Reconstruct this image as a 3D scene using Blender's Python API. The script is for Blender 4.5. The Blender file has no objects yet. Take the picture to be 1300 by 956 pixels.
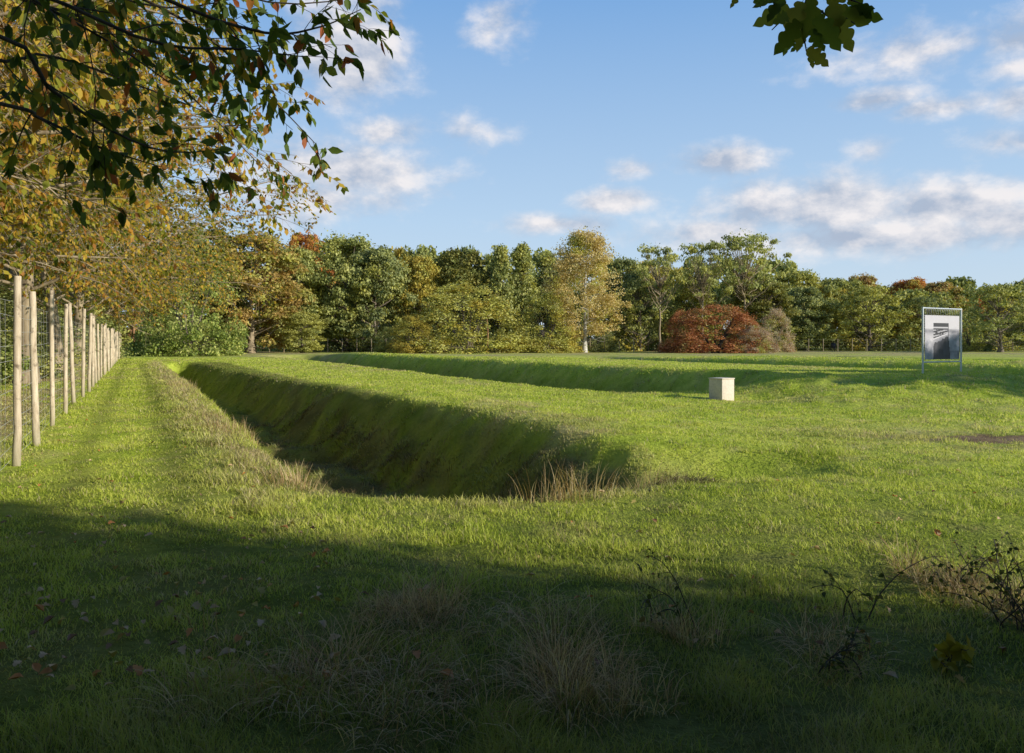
import bpy, math, numpy as np
from mathutils import Vector

R = math.radians
sc = bpy.context.scene
COL = bpy.data.collections.new('place'); sc.collection.children.link(COL)

# ------------------------------------------------------------------ camera geometry
F, CX, HZ, CAMZ = 1011.0, 650.0, 434.5, 1.5
def at(px, py, d):
    return np.array([(px-CX)/F*d, d, CAMZ+(HZ-py)/F*d])
def ground_at(px, py):
    d = CAMZ*F/(py-HZ); return np.array([(px-CX)/F*d, d])
A = np.array([-.4276, .9040]); B = np.array([.9040, .4276])      # along and across the fence line
def uv(u, v): return A*v + B*u
SUN_EL, SH = R(20), np.array([.91, -.415]); SH = SH/np.linalg.norm(SH)

# ------------------------------------------------------------------ noise
def _h(ix, iy, s):
    n = (ix.astype(np.int64)*374761393 + iy.astype(np.int64)*668265263 + s*1442695041) & 0x7fffffff
    n = ((n ^ (n >> 13))*1274126177) & 0x7fffffff
    n = n ^ (n >> 16)
    return (n & 0xffff)/65535.0
def vnoise(x, y, s=0):
    ix = np.floor(x); iy = np.floor(y); fx = x-ix; fy = y-iy
    fx = fx*fx*(3-2*fx); fy = fy*fy*(3-2*fy)
    a = _h(ix, iy, s); b = _h(ix+1, iy, s); c = _h(ix, iy+1, s); d = _h(ix+1, iy+1, s)
    return (a*(1-fx)+b*fx)*(1-fy) + (c*(1-fx)+d*fx)*fy
def fbm(x, y, s=0, o=3):
    r = 0; a = 1; t = 0
    for k in range(o):
        r = r + a*vnoise(x*2**k, y*2**k, s+k*17); t += a; a *= .5
    return r/t
def sstep(a, b, x):
    t = np.clip((x-a)/(b-a), 0, 1); return t*t*(3-2*t)

# ------------------------------------------------------------------ ground height
def rrect(u, v, u0, u1, v0, v1, rad):
    cu, cv = (u0+u1)/2, (v0+v1)/2
    qx = np.abs(u-cu)-(u1-u0)/2+rad; qy = np.abs(v-cv)-(v1-v0)/2+rad
    return -(np.hypot(np.maximum(qx, 0), np.maximum(qy, 0)) + np.minimum(np.maximum(qx, qy), 0) - rad)
def split(x, y):
    return x*B[0]+y*B[1], x*A[0]+y*A[1]
def height(x, y):
    u, v = split(x, y)
    dist = np.hypot(x, y)
    wob = (fbm(v*.35, u*.3, 5)-.5)*.5
    z = (fbm(x*.12, y*.12, 1)-.5)*.10*sstep(4, 20, dist) + (fbm(x*.9, y*.9, 2)-.5)*.07 + (fbm(x*3.1, y*3.1, 3, 2)-.5)*.035
    n = np.clip((fbm(x*.75, y*.75, 9)-.35)*2.2, 0, 1)
    d1 = rrect(u+wob+.35*(fbm(u*1.6, v*1.1, 15)-.5), v+.5*(fbm(u*1.3, v*1.3, 16)-.5), 1.5, 6.6-.042*np.clip(v-9, 0, 60), 6.7, 64, 2.2)
    w = np.where(u > 3.6, 1.8+.5*sstep(12, 7, v), 1.15)
    z = z - 1.52*sstep(0, 1, d1/w)*(1+.22*(n-.5)) + .12*sstep(.1, .6, d1)*(fbm(u*1.9, v*1.5, 23, 3)-.5)
    z = z + .16*np.exp(-((u-7.5+.03*v)/1.6)**2)*sstep(8, 13, v)*sstep(36, 20, v)
    z = z + .10*np.exp(-((u-.95)/.55)**2)*sstep(7.5, 10, v)*sstep(64, 50, v)
    z = z - .50*np.exp(-(((x-2.55)/1.25)**2 + ((y-10.1)/.85)**2))
    d2 = rrect(u+wob*1.5, v, 12.6, 20.0, 19.5, 98, 3)
    z = z - 1.35*sstep(0, 2.1, d2)
    z = z + .45*np.exp(-((u-20.6)/2.2)**2)*sstep(17, 24, v)*sstep(98, 80, v)
    # lumpy bank between the marker block and the board
    bank = np.exp(-((y-(21.5+.12*x))/4.6)**2)*sstep(5.6, 9.5, x)*sstep(34, 20, x)
    z = z + bank*(.36+.26*n+.16*(fbm(x*1.7, y*1.7, 19, 2)-.5))
    z = z + .12*np.exp(-(((x-7.9)/1.3)**2+((y-22.4)/1.1)**2))
    z = z - .22*np.exp(-(((x-6.9)/.9)**2+((y-21.4)/.7)**2))
    d3 = rrect(u+wob*2, v, 37.5, 46, -12, 74, 4)
    z = z - 1.5*sstep(0, 2.2, d3)
    z = z + .35*np.exp(-((u-48)/2.0)**2)*sstep(-10, 0, v)*sstep(66, 50, v)
    d4 = rrect(u+wob*2, v, 60, 69, -10, 66, 4)
    z = z - 1.3*sstep(0, 2.2, d4)
    return z

# ------------------------------------------------------------------ object helpers
def mesh(name, verts, faces_flat, loops, fattr=None, vattr=None, smooth=False, mats=()):
    """faces_flat: flat vertex indices, loops: verts per face (int or array)"""
    me = bpy.data.meshes.new(name)
    V = np.asarray(verts, dtype=np.float32).reshape(-1, 3)
    fl = np.asarray(faces_flat, dtype=np.int32).ravel()
    if np.isscalar(loops): cnt = np.full(len(fl)//loops, loops, dtype=np.int32)
    else: cnt = np.asarray(loops, dtype=np.int32)
    me.vertices.add(len(V)); me.vertices.foreach_set('co', V.ravel())
    me.loops.add(len(fl)); me.loops.foreach_set('vertex_index', fl)
    me.polygons.add(len(cnt))
    st = np.zeros(len(cnt), dtype=np.int32); st[1:] = np.cumsum(cnt)[:-1]
    me.polygons.foreach_set('loop_start', st)
    try: me.polygons.foreach_set('loop_total', cnt)
    except Exception: pass
    if smooth: me.polygons.foreach_set('use_smooth', np.ones(len(cnt), dtype=bool))
    me.update(calc_edges=True)
    for k, a in (fattr or {}).items():
        at_ = me.attributes.new(k, 'FLOAT', 'FACE'); at_.data.foreach_set('value', np.asarray(a, dtype=np.float32))
    for k, a in (vattr or {}).items():
        at_ = me.attributes.new(k, 'FLOAT', 'POINT'); at_.data.foreach_set('value', np.asarray(a, dtype=np.float32))
    for m in mats: me.materials.append(m)
    return me
def obj(name, me, parent=None, loc=None):
    o = bpy.data.objects.new(name, me); COL.objects.link(o)
    if parent is not None: o.parent = parent
    if loc is not None: o.location = [float(c) for c in loc]
    return o
def tag(o, label=None, cat=None, group=None, kind=None):
    if label: o['label'] = label
    if cat: o['category'] = cat
    if group: o['group'] = group
    if kind: o['kind'] = kind
    return o
def empty(name, loc, label, cat, group=None, rz=0, scale=None):
    o = obj(name, None, None, loc); o.rotation_euler = (0, 0, rz); o.empty_display_size = .3
    if scale is not None: o.scale = scale
    return tag(o, label, cat, group)

class Acc:
    def __init__(s): s.V = []; s.F = []; s.C = []; s.n = 0; s.A = []
    def add(s, V, F, k, a=None):
        V = np.asarray(V).reshape(-1, 3); F = np.asarray(F)
        s.V.append(V); s.F.append((F+s.n).ravel()); m = F.size//k
        s.C.append(np.full(m, k)); s.n += len(V)
        s.A.append(np.zeros(m) if a is None else np.broadcast_to(np.asarray(a, float), (m,)))
    def mesh(s, name, mats, smooth=False):
        return mesh(name, np.concatenate(s.V), np.concatenate(s.F), np.concatenate(s.C), {'rnd': np.concatenate(s.A)}, None, smooth, mats)

def nrm(v): return v/np.maximum(np.linalg.norm(v, axis=-1, keepdims=True), 1e-9)
def tubes(acc, P, Rd, sides=5, a=None):
    """P [N,S,3], Rd [N,S]"""
    N, S, _ = P.shape
    T = np.empty_like(P); T[:, 1:-1] = P[:, 2:]-P[:, :-2]; T[:, 0] = P[:, 1]-P[:, 0]; T[:, -1] = P[:, -1]-P[:, -2]
    T = nrm(T)
    ref = np.where(np.abs(T[:, :1, 2:3]) > .85, np.array([1., 0, 0]), np.array([0, 0, 1.]))
    X = nrm(np.cross(T, np.broadcast_to(ref, T.shape))); Y = np.cross(T, X)
    ang = np.arange(sides)/sides*2*math.pi
    V = P[:, :, None]+Rd[:, :, None, None]*(X[:, :, None]*np.cos(ang)[None, None, :, None]+Y[:, :, None]*np.sin(ang)[None, None, :, None])
    i = np.arange(N)[:, None, None]*S*sides; s_ = np.arange(S-1)[None, :, None]*sides; k = np.arange(sides)[None, None, :]
    k2 = (k+1) % sides
    Fq = np.stack([i+s_+k, i+s_+k2, i+s_+sides+k2, i+s_+sides+k], -1)
    acc.add(V.reshape(-1, 3), Fq.reshape(-1, 4), 4, a if a is None else np.repeat(a, (S-1)*sides))
def box(acc, c, s, rz=0, a=0):
    c = np.array(c, float); s = np.array(s, float)/2
    v = np.array([[x, y, z] for x in (-1, 1) for y in (-1, 1) for z in (-1, 1)])*s
    cr, sr = math.cos(rz), math.sin(rz)
    v = np.stack([v[:, 0]*cr-v[:, 1]*sr, v[:, 0]*sr+v[:, 1]*cr, v[:, 2]], 1)+c
    acc.add(v, [[0, 1, 3, 2], [4, 6, 7, 5], [0, 4, 5, 1], [2, 3, 7, 6], [0, 2, 6, 4], [1, 5, 7, 3]], 4, a)

def leaves(acc, C, D, Nn, L, W, tmpl, rnd):
    """C centre/base, D axis, Nn normal hint, arrays; tmpl=(verts (side,axis,normal), list of faces same size)"""
    D = nrm(D); S = nrm(np.cross(D, Nn)); N2 = np.cross(S, D)
    tv, tf = tmpl
    V = C[:, None]+S[:, None]*(tv[None, :, 0:1]*W[:, None, None])+D[:, None]*(tv[None, :, 1:2]*L[:, None, None])+N2[:, None]*(tv[None, :, 2:3]*W[:, None, None])
    base = np.arange(len(C))[:, None]*len(tv)
    for f in tf:
        acc.add(V.reshape(-1, 3) if f is tf[0] else np.zeros((0, 3)), (base+np.array(f)[None])-(0 if f is tf[0] else len(C)*len(tv)), len(f), rnd)
RHOMB = (np.array([[0, 0, 0], [.5, .45, .12], [0, 1, 0], [-.5, .45, .12]]), [[0, 1, 2, 3]])
LANCE = (np.array([[0, 0, 0], [.42, .3, .16], [.38, .62, .12], [0, 1.02, -.12], [-.38, .62, .12], [-.42, .3, .16], [0, .45, -.06]]),
         [[0, 1, 6, 5], [1, 2, 3, 6], [6, 3, 4, 5]])
_oy = np.linspace(0, 1, 48)
_ox = .012+.40*np.sin(math.pi*np.clip(_oy, 0, 1)**.85)**.7*(.42+.58*np.abs(np.sin(math.pi*3.9*_oy+.5))**.55)*(_oy > .06)*np.sqrt(np.clip(1-_oy**7, 0, 1))
_oak = [(float(a), float(b)) for a, b in zip(_ox, _oy)]
_ov = [(x, y, abs(x)*.35+.10*math.sin(y*5)) for x, y in _oak]+[(-x*.95, y, abs(x)*.35+.10*math.sin(y*5)) for x, y in reversed(_oak[:-1])]
OAK = (np.array(_ov), [list(range(len(_ov)))])

def grow(P, Rd, nc, L, ang, S, t0, t1, grav, wob, rng, rr=.55, taper=.25, lenshape=.5):
    N, S0, _ = P.shape
    idx = np.repeat(np.arange(N), nc); M = len(idx)
    t = (np.tile((np.arange(nc)+.5)/nc, N)+rng.uniform(-.5, .5, M)/nc); t = t0+(t1-t0)*t
    f = np.clip(t, 0, .999)*(S0-1); i0 = f.astype(int); fr = (f-i0)[:, None]
    p = P[idx, i0]*(1-fr)+P[idx, i0+1]*fr
    tg = nrm(P[idx, i0+1]-P[idx, i0]); r = Rd[idx, i0]*(1-fr[:, 0])+Rd[idx, i0+1]*fr[:, 0]
    q = nrm(np.cross(tg, rng.normal(size=(M, 3))))
    an = R(ang)*rng.uniform(.7, 1.25, M)[:, None]
    d = tg*np.cos(an)+q*np.sin(an)
    ln = L*rng.uniform(.55, 1.2, M)*(1-lenshape*t)
    out = np.empty((M, S, 3)); out[:, 0] = p; cur = d
    for k in range(1, S):
        cur = nrm(cur+np.array([0, 0, grav])/S+rng.normal(size=(M, 3))*wob)
        out[:, k] = out[:, k-1]+cur*(ln/(S-1))[:, None]
    r0 = np.minimum(r*rr, r)
    rad = r0[:, None]*np.linspace(1, taper, S)[None]
    return out, rad
def along(P, n, rng, t0=.15, t1=1.0):
    N, S, _ = P.shape
    idx = np.repeat(np.arange(N), n); t = rng.uniform(t0, t1, N*n)*(S-1)*.999
    i = t.astype(int); f = (t-i)[:, None]
    return P[idx, i]*(1-f)+P[idx, i+1]*f, nrm(P[idx, i+1]-P[idx, i])

# ------------------------------------------------------------------ materials
def new_mat(name):
    m = bpy.data.materials.new(name); m.use_nodes = True; nt = m.node_tree; nt.nodes.clear()
    out = nt.nodes.new('ShaderNodeOutputMaterial'); return m, nt, out
def N(nt, t, **kw):
    n = nt.nodes.new(t)
    for k, v in kw.items():
        if hasattr(n, k): setattr(n, k, v)
        else: n.inputs[k].default_value = v
    return n
def ramp(nt, fac, stops):
    r = nt.nodes.new('ShaderNodeValToRGB'); e = r.color_ramp.elements
    e[0].position = stops[0][0]; e[0].color = (*stops[0][1], 1)
    e[1].position = stops[-1][0]; e[1].color = (*stops[-1][1], 1)
    for p, c in stops[1:-1]:
        q = e.new(p); q.color = (*c, 1)
    nt.links.new(fac, r.inputs[0]); return r.outputs[0]
def mixc(nt, f, a, b, mode='MIX'):
    m = nt.nodes.new('ShaderNodeMix'); m.data_type = 'RGBA'; m.blend_type = mode
    for s, v in ((0, f), (6, a), (7, b)):
        if isinstance(v, (int, float)): m.inputs[s].default_value = v
        elif isinstance(v, tuple): m.inputs[s].default_value = (*v, 1)
        else: nt.links.new(v, m.inputs[s])
    return m.outputs[2]
def math_(nt, op, a, b=0.0, c=None, clamp=False):
    m = nt.nodes.new('ShaderNodeMath'); m.operation = op; m.use_clamp = clamp
    for i, v in enumerate((a, b) if c is None else (a, b, c)):
        if isinstance(v, (int, float)): m.inputs[i].default_value = v
        else: nt.links.new(v, m.inputs[i])
    return m.outputs[0]
def attr(nt, name):
    a = nt.nodes.new('ShaderNodeAttribute'); a.attribute_name = name; return a.outputs['Fac']
def noise(nt, scale, detail=3, vec=None, rough=.55):
    n = N(nt, 'ShaderNodeTexNoise'); n.inputs['Scale'].default_value = scale; n.inputs['Detail'].default_value = detail; n.inputs['Roughness'].default_value = rough
    if vec is not None: nt.links.new(vec, n.inputs['Vector'])
    return n.outputs['Fac']
def pos(nt): return N(nt, 'ShaderNodeNewGeometry').outputs['Position']

def sc_(c, k): return tuple(x*k for x in c)
G_DARK = [(0, (.022, .028, .012)), (.5, (.055, .064, .024)), (1, (.105, .108, .042))]
G_MID = [(0, (.034, .043, .014)), (.5, (.092, .100, .030)), (1, (.18, .172, .055))]
G_BRIGHT = [(0, (.045, .065, .014)), (.5, (.115, .145, .032)), (1, (.23, .25, .06))]
OLIVE = [(0, (.07, .07, .018)), (.5, (.17, .165, .035)), (1, (.31, .27, .07))]
YEL = [(0, (.13, .10, .02)), (.5, (.31, .23, .04)), (1, (.50, .37, .08))]
GOLD = [(0, (.20, .11, .02)), (.5, (.42, .25, .05)), (1, (.60, .39, .11))]
RUST = [(0, (.15, .055, .015)), (.5, (.34, .13, .03)), (1, (.48, .22, .05))]
BROWN = [(0, (.08, .05, .02)), (.5, (.19, .12, .045)), (1, (.32, .21, .08))]
RED = [(0, (.13, .035, .02)), (.5, (.34, .085, .045)), (1, (.46, .17, .08))]
PINK = [(0, (.15, .08, .05)), (.5, (.32, .17, .12)), (1, (.45, .28, .18))]
def lift(cols, k): return [(p, tuple(min(.62, x*k) for x in c)) for p, c in cols]
G_DARK, G_MID, G_BRIGHT, OLIVE, YEL, GOLD, RUST, BROWN, RED, PINK = [lift(c, k) for c, k in zip((G_DARK, G_MID, G_BRIGHT, OLIVE, YEL, GOLD, RUST, BROWN, RED, PINK), (5.2, 4.2, 2.8, 3.2, 2.1, 1.6, 1.8, 3.0, 1.9, 2.8))]
def leaf_mat(name, cols, patch=None, pscale=.35, trans=.35, plim=(.52, .62)):
    """cols: list of (pos,color) over the per-leaf random; patch: colour that takes over in clumps"""
    m, nt, out = new_mat(name)
    c = ramp(nt, attr(nt, 'rnd'), cols)
    if patch is not None:
        f = math_(nt, 'SMOOTH_MIN', 1, 1, 0)
        nf = noise(nt, pscale, 2, pos(nt))
        mr = N(nt, 'ShaderNodeMapRange'); nt.links.new(nf, mr.inputs[0]); mr.inputs[1].default_value = plim[0]; mr.inputs[2].default_value = plim[1]
        c2 = ramp(nt, attr(nt, 'rnd'), patch)
        c = mixc(nt, mr.outputs[0], c, c2)
    d = N(nt, 'ShaderNodeBsdfPrincipled'); nt.links.new(c, d.inputs['Base Color']); d.inputs['Roughness'].default_value = .6
    d.inputs['Specular IOR Level'].default_value = .25
    t = N(nt, 'ShaderNodeBsdfTranslucent')
    ct = mixc(nt, 1.0, c, (1.0, .95, .45), 'MULTIPLY'); nt.links.new(ct, t.inputs['Color'])
    mx = N(nt, 'ShaderNodeMixShader'); mx.inputs[0].default_value = trans
    nt.links.new(d.outputs[0], mx.inputs[1]); nt.links.new(t.outputs[0], mx.inputs[2]); nt.links.new(mx.outputs[0], out.inputs[0])
    return m
def bark_mat(name, c1, c2, scale=8, stretch=.25, bump=.6):
    m, nt, out = new_mat(name)
    tc = N(nt, 'ShaderNodeTexCoord'); mp = N(nt, 'ShaderNodeMapping'); nt.links.new(tc.outputs['Object'], mp.inputs[0]); mp.inputs['Scale'].default_value = (1, 1, stretch)
    n1 = noise(nt, scale, 5, mp.outputs[0], .65)
    c = ramp(nt, n1, [(.35, c1), (.65, c2)])
    d = N(nt, 'ShaderNodeBsdfPrincipled'); nt.links.new(c, d.inputs['Base Color']); d.inputs['Roughness'].default_value = .9
    b = N(nt, 'ShaderNodeBump'); b.inputs['Strength'].default_value = bump; b.inputs['Distance'].default_value = .02; nt.links.new(n1, b.inputs['Height']); nt.links.new(b.outputs[0], d.inputs['Normal'])
    nt.links.new(d.outputs[0], out.inputs[0]); return m
def plain(name, col, rough=.6, metal=0, var=.12, scale=12):
    m, nt, out = new_mat(name)
    n1 = noise(nt, scale, 4, N(nt, 'ShaderNodeTexCoord').outputs['Object'])
    c = ramp(nt, n1, [(.3, tuple(x*(1-var) for x in col)), (.7, tuple(min(1, x*(1+var)) for x in col))])
    d = N(nt, 'ShaderNodeBsdfPrincipled'); nt.links.new(c, d.inputs['Base Color']); d.inputs['Roughness'].default_value = rough; d.inputs['Metallic'].default_value = metal
    nt.links.new(d.outputs[0], out.inputs[0]); return m

LM = {
 'dark': leaf_mat('dark_leaves', G_DARK, OLIVE, .25),
 'mid': leaf_mat('mid_leaves', G_MID, OLIVE, .3),
 'bright': leaf_mat('bright_leaves', G_BRIGHT, G_MID, .4),
 'olive': leaf_mat('olive_leaves', OLIVE, G_MID, .35),
 'scrub': leaf_mat('scrub_leaves', lift(OLIVE, 1.15), YEL, .5),
 'yellow': leaf_mat('yellow_leaves', YEL, OLIVE, .3),
 'gold': leaf_mat('gold_leaves', [(0, (.38, .28, .09)), (.5, (.74, .58, .24)), (1, (.85, .74, .42))], lift(YEL, 1.3), .3, .4),
 'rust': leaf_mat('rust_leaves', RUST, GOLD, .3),
 'orange': leaf_mat('orange_leaves', [(0, (.22, .14, .04)), (.5, (.48, .32, .09)), (1, (.64, .46, .16))], OLIVE, .5, plim=(.45, .6)),
 'brown': leaf_mat('brown_leaves', BROWN, OLIVE, .4),
 'red': leaf_mat('red_leaves', [(0, (.24, .10, .04)), (.5, (.54, .21, .09)), (1, (.66, .36, .18))], BROWN, .45, plim=(.54, .66)),
 'pink': leaf_mat('pink_leaves', PINK, OLIVE, .4),
 'spring': leaf_mat('yellow_green_leaves', [(0, (.08, .09, .02)), (.5, (.20, .20, .04)), (1, (.36, .32, .08))], G_MID, .35),
 'hang': leaf_mat('hanging_leaves', [(0, (.06, .09, .016)), (.22, (.20, .25, .03)), (.40, (.44, .42, .05)), (.58, (.74, .55, .08)), (.76, (.72, .42, .07)), (.9, (.52, .24, .06)), (1, (.30, .14, .05))], None, trans=.55),
 'cherry': leaf_mat('cherry_leaves', [(0, (.06, .11, .02)), (.6, (.14, .21, .034)), (.78, (.30, .34, .05)), (.92, (.50, .36, .05)), (.96, (.52, .22, .05)), (1, (.45, .14, .05))], None, trans=.42),
 'oak': leaf_mat('oak_leaves', [(0, (.05, .085, .018)), (.7, (.17, .24, .04)), (1, (.36, .32, .07))], None, trans=.62),
}
BARK = bark_mat('grey_brown_bark', (.09, .07, .05), (.22, .18, .13))
BARK_D = bark_mat('dark_bark', (.03, .025, .018), (.09, .07, .05))
BARK_L = bark_mat('pale_twig_bark', (.20, .15, .09), (.42, .34, .22))
BARK_B = bark_mat('birch_bark', (.35, .32, .28), (.78, .75, .68), 5, 1.5)
BARK_O = bark_mat('orange_brown_bark', (.22, .11, .05), (.45, .26, .13))

# ------------------------------------------------------------------ world and sun
w = bpy.data.worlds.new('World'); sc.world = w; w.use_nodes = True
nt = w.node_tree; nt.nodes.clear()
sky = N(nt, 'ShaderNodeTexSky'); sky.sky_type = 'NISHITA'; sky.sun_disc = False; sky.sun_elevation = SUN_EL
sky.sun_rotation = math.atan2(SH[0], SH[1]); sky.air_density = 1.0; sky.dust_density = .6; sky.ozone_density = 1.6
geo = N(nt, 'ShaderNodeTexCoord'); sep = N(nt, 'ShaderNodeSeparateXYZ'); nt.links.new(geo.outputs['Generated'], sep.inputs[0])
azn = math_(nt, 'ARCTAN2', sep.outputs[0], sep.outputs[1]); eln = math_(nt, 'ARCSINE', sep.outputs[2])
comb = N(nt, 'ShaderNodeCombineXYZ'); nt.links.new(azn, comb.inputs[0]); nt.links.new(eln, comb.inputs[1])
# cloud banks: (x, y, half width, half height, strength) read off as bearings and elevations
CL = [(448, 60, 88, 80, 1.15), (430, 215, 150, 45, 1.0), (395, 250, 120, 32, .9), (490, 168, 60, 25, .85), (600, 168, 52, 24, .5), (632, 30, 38, 30, .5),
      (370, 275, 75, 20, .7), (705, 285, 80, 17, .8), (790, 255, 80, 18, .85), (808, 216, 40, 14, .5), (915, 206, 75, 22, .85), (1105, 192, 34, 20, .55),
      (1110, 128, 62, 16, .75), (1205, 134, 80, 16, .7), (1190, 60, 170, 30, .62), (1290, 50, 90, 35, .75), (1290, 85, 60, 22, .6), (1295, 130, 55, 25, .7), (1290, 180, 90, 25, .6),
      (1060, 262, 240, 46, 1.05), (1180, 262, 210, 42, 1.0), (900, 296, 110, 25, .9), (1100, 300, 260, 30, .95), (1290, 280, 120, 40, .8), (1010, 238, 70, 25, .5)]
CL += [(-300, 150, 260, 60, .9), (-900, 60, 500, 90, .8), (1900, 150, 300, 50, .8), (2600, 40, 700, 120, .8)]
def cloud_mask(vec):
    total = None
    for (x, y, hw, hh, s) in CL:
        az = math.atan((x-CX)/F); el = math.atan((HZ-y)/F*math.cos(az))
        wa = 1.12*hw/F*math.cos(az)**2; we = 1.12*hh/F*math.cos(az)
        v = N(nt, 'ShaderNodeVectorMath'); v.operation = 'MULTIPLY_ADD'; nt.links.new(vec, v.inputs[0])
        v.inputs[1].default_value = (1/wa, 1/we, 0); v.inputs[2].default_value = (-az/wa, -el/we, 0)
        l = N(nt, 'ShaderNodeVectorMath'); l.operation = 'LENGTH'; nt.links.new(v.outputs[0], l.inputs[0])
        q = math_(nt, 'MULTIPLY_ADD', l.outputs['Value'], -s, s)
        total = q if total is None else math_(nt, 'MAXIMUM', total, q)
    return math_(nt, 'MAXIMUM', total, -.6)
def cloud_noise(off):
    mp = N(nt, 'ShaderNodeMapping'); nt.links.new(comb.outputs[0], mp.inputs[0]); mp.inputs['Location'].default_value = off; mp.inputs['Scale'].default_value = (1, 1.55, 1)
    n = N(nt, 'ShaderNodeTexNoise'); nt.links.new(mp.outputs[0], n.inputs['Vector']); n.inputs['Scale'].default_value = 12; n.inputs['Detail'].default_value = 9; n.inputs['Roughness'].default_value = .6; n.inputs['Distortion'].default_value = .1
    return n.outputs['Fac']
M0 = cloud_mask(comb.outputs[0]); n0 = cloud_noise((0, 0, 0)); n1 = cloud_noise((.012, .034, 0))
den = math_(nt, 'ADD', M0, math_(nt, 'MULTIPLY_ADD', n0, 2.0, -.93))
mr = N(nt, 'ShaderNodeMapRange'); mr.interpolation_type = 'SMOOTHSTEP'; nt.links.new(den, mr.inputs[0]); mr.inputs[1].default_value = -.05; mr.inputs[2].default_value = .88; mr.inputs[4].default_value = .93
lit = math_(nt, 'MULTIPLY_ADD', math_(nt, 'SUBTRACT', n0, n1), 3.6, .62)
thick = math_(nt, 'MULTIPLY', den, -.22); lit = math_(nt, 'ADD', lit, thick, clamp=True)
ccol = mixc(nt, lit, (.42, .49, .62), (.92, .88, .88))
hz = N(nt, 'ShaderNodeMapRange'); nt.links.new(eln, hz.inputs[0]); hz.inputs[1].default_value = 0; hz.inputs[2].default_value = 1.5
grad = ramp(nt, hz.outputs[0], [(0, (.66, .78, .88)), (.10, (.50, .69, .91)), (.27, (.22, .44, .80)), (.42, (.09, .21, .50)), (.6, (.045, .105, .28)), (1, (.03, .07, .20))])
SKY_K = .085
skyc = N(nt, 'ShaderNodeVectorMath'); skyc.operation = 'SCALE'; nt.links.new(sky.outputs[0], skyc.inputs[0]); skyc.inputs['Scale'].default_value = 1.0
gradS = N(nt, 'ShaderNodeVectorMath'); gradS.operation = 'SCALE'; nt.links.new(grad, gradS.inputs[0]); gradS.inputs['Scale'].default_value = 1/SKY_K
base = mixc(nt, .9, skyc.outputs[0], gradS.outputs[0])
cS = N(nt, 'ShaderNodeVectorMath'); cS.operation = 'SCALE'; nt.links.new(ccol, cS.inputs[0]); cS.inputs['Scale'].default_value = 1/SKY_K
fin = mixc(nt, mr.outputs[0], base, cS.outputs[0])
bg = N(nt, 'ShaderNodeBackground'); bg.inputs['Strength'].default_value = SKY_K; nt.links.new(fin, bg.inputs[0])
wo = N(nt, 'ShaderNodeOutputWorld'); nt.links.new(bg.outputs[0], wo.inputs[0])

sun = bpy.data.lights.new('sun', 'SUN'); sun.energy = 5.0; sun.angle = R(.6); sun.color = (1.0, .93, .80)
so = bpy.data.objects.new('sun', sun); COL.objects.link(so)
sdir = Vector((SH[0]*math.cos(SUN_EL), SH[1]*math.cos(SUN_EL), math.sin(SUN_EL)))
so.rotation_euler = sdir.to_track_quat('Z', 'Y').to_euler(); so.location = (30, -10, 20)

cam = bpy.data.cameras.new('camera'); co = bpy.data.objects.new('camera', cam); COL.objects.link(co)
co.location = (0, 0, CAMZ); co.rotation_euler = (R(90), 0, 0)
cam.sensor_width = 36; cam.lens = F/1300*36; cam.clip_end = 6000; cam.clip_start = .05
cam.shift_y = -(478-HZ)/1300
sc.camera = co
sc.view_settings.view_transform = 'Standard'; sc.view_settings.look = 'None'; sc.view_settings.exposure = 0
sc.render.engine = 'CYCLES'
sc.cycles.max_bounces = 6; sc.cycles.transmission_bounces = 3; sc.cycles.diffuse_bounces = 3; sc.cycles.glossy_bounces = 2

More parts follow.
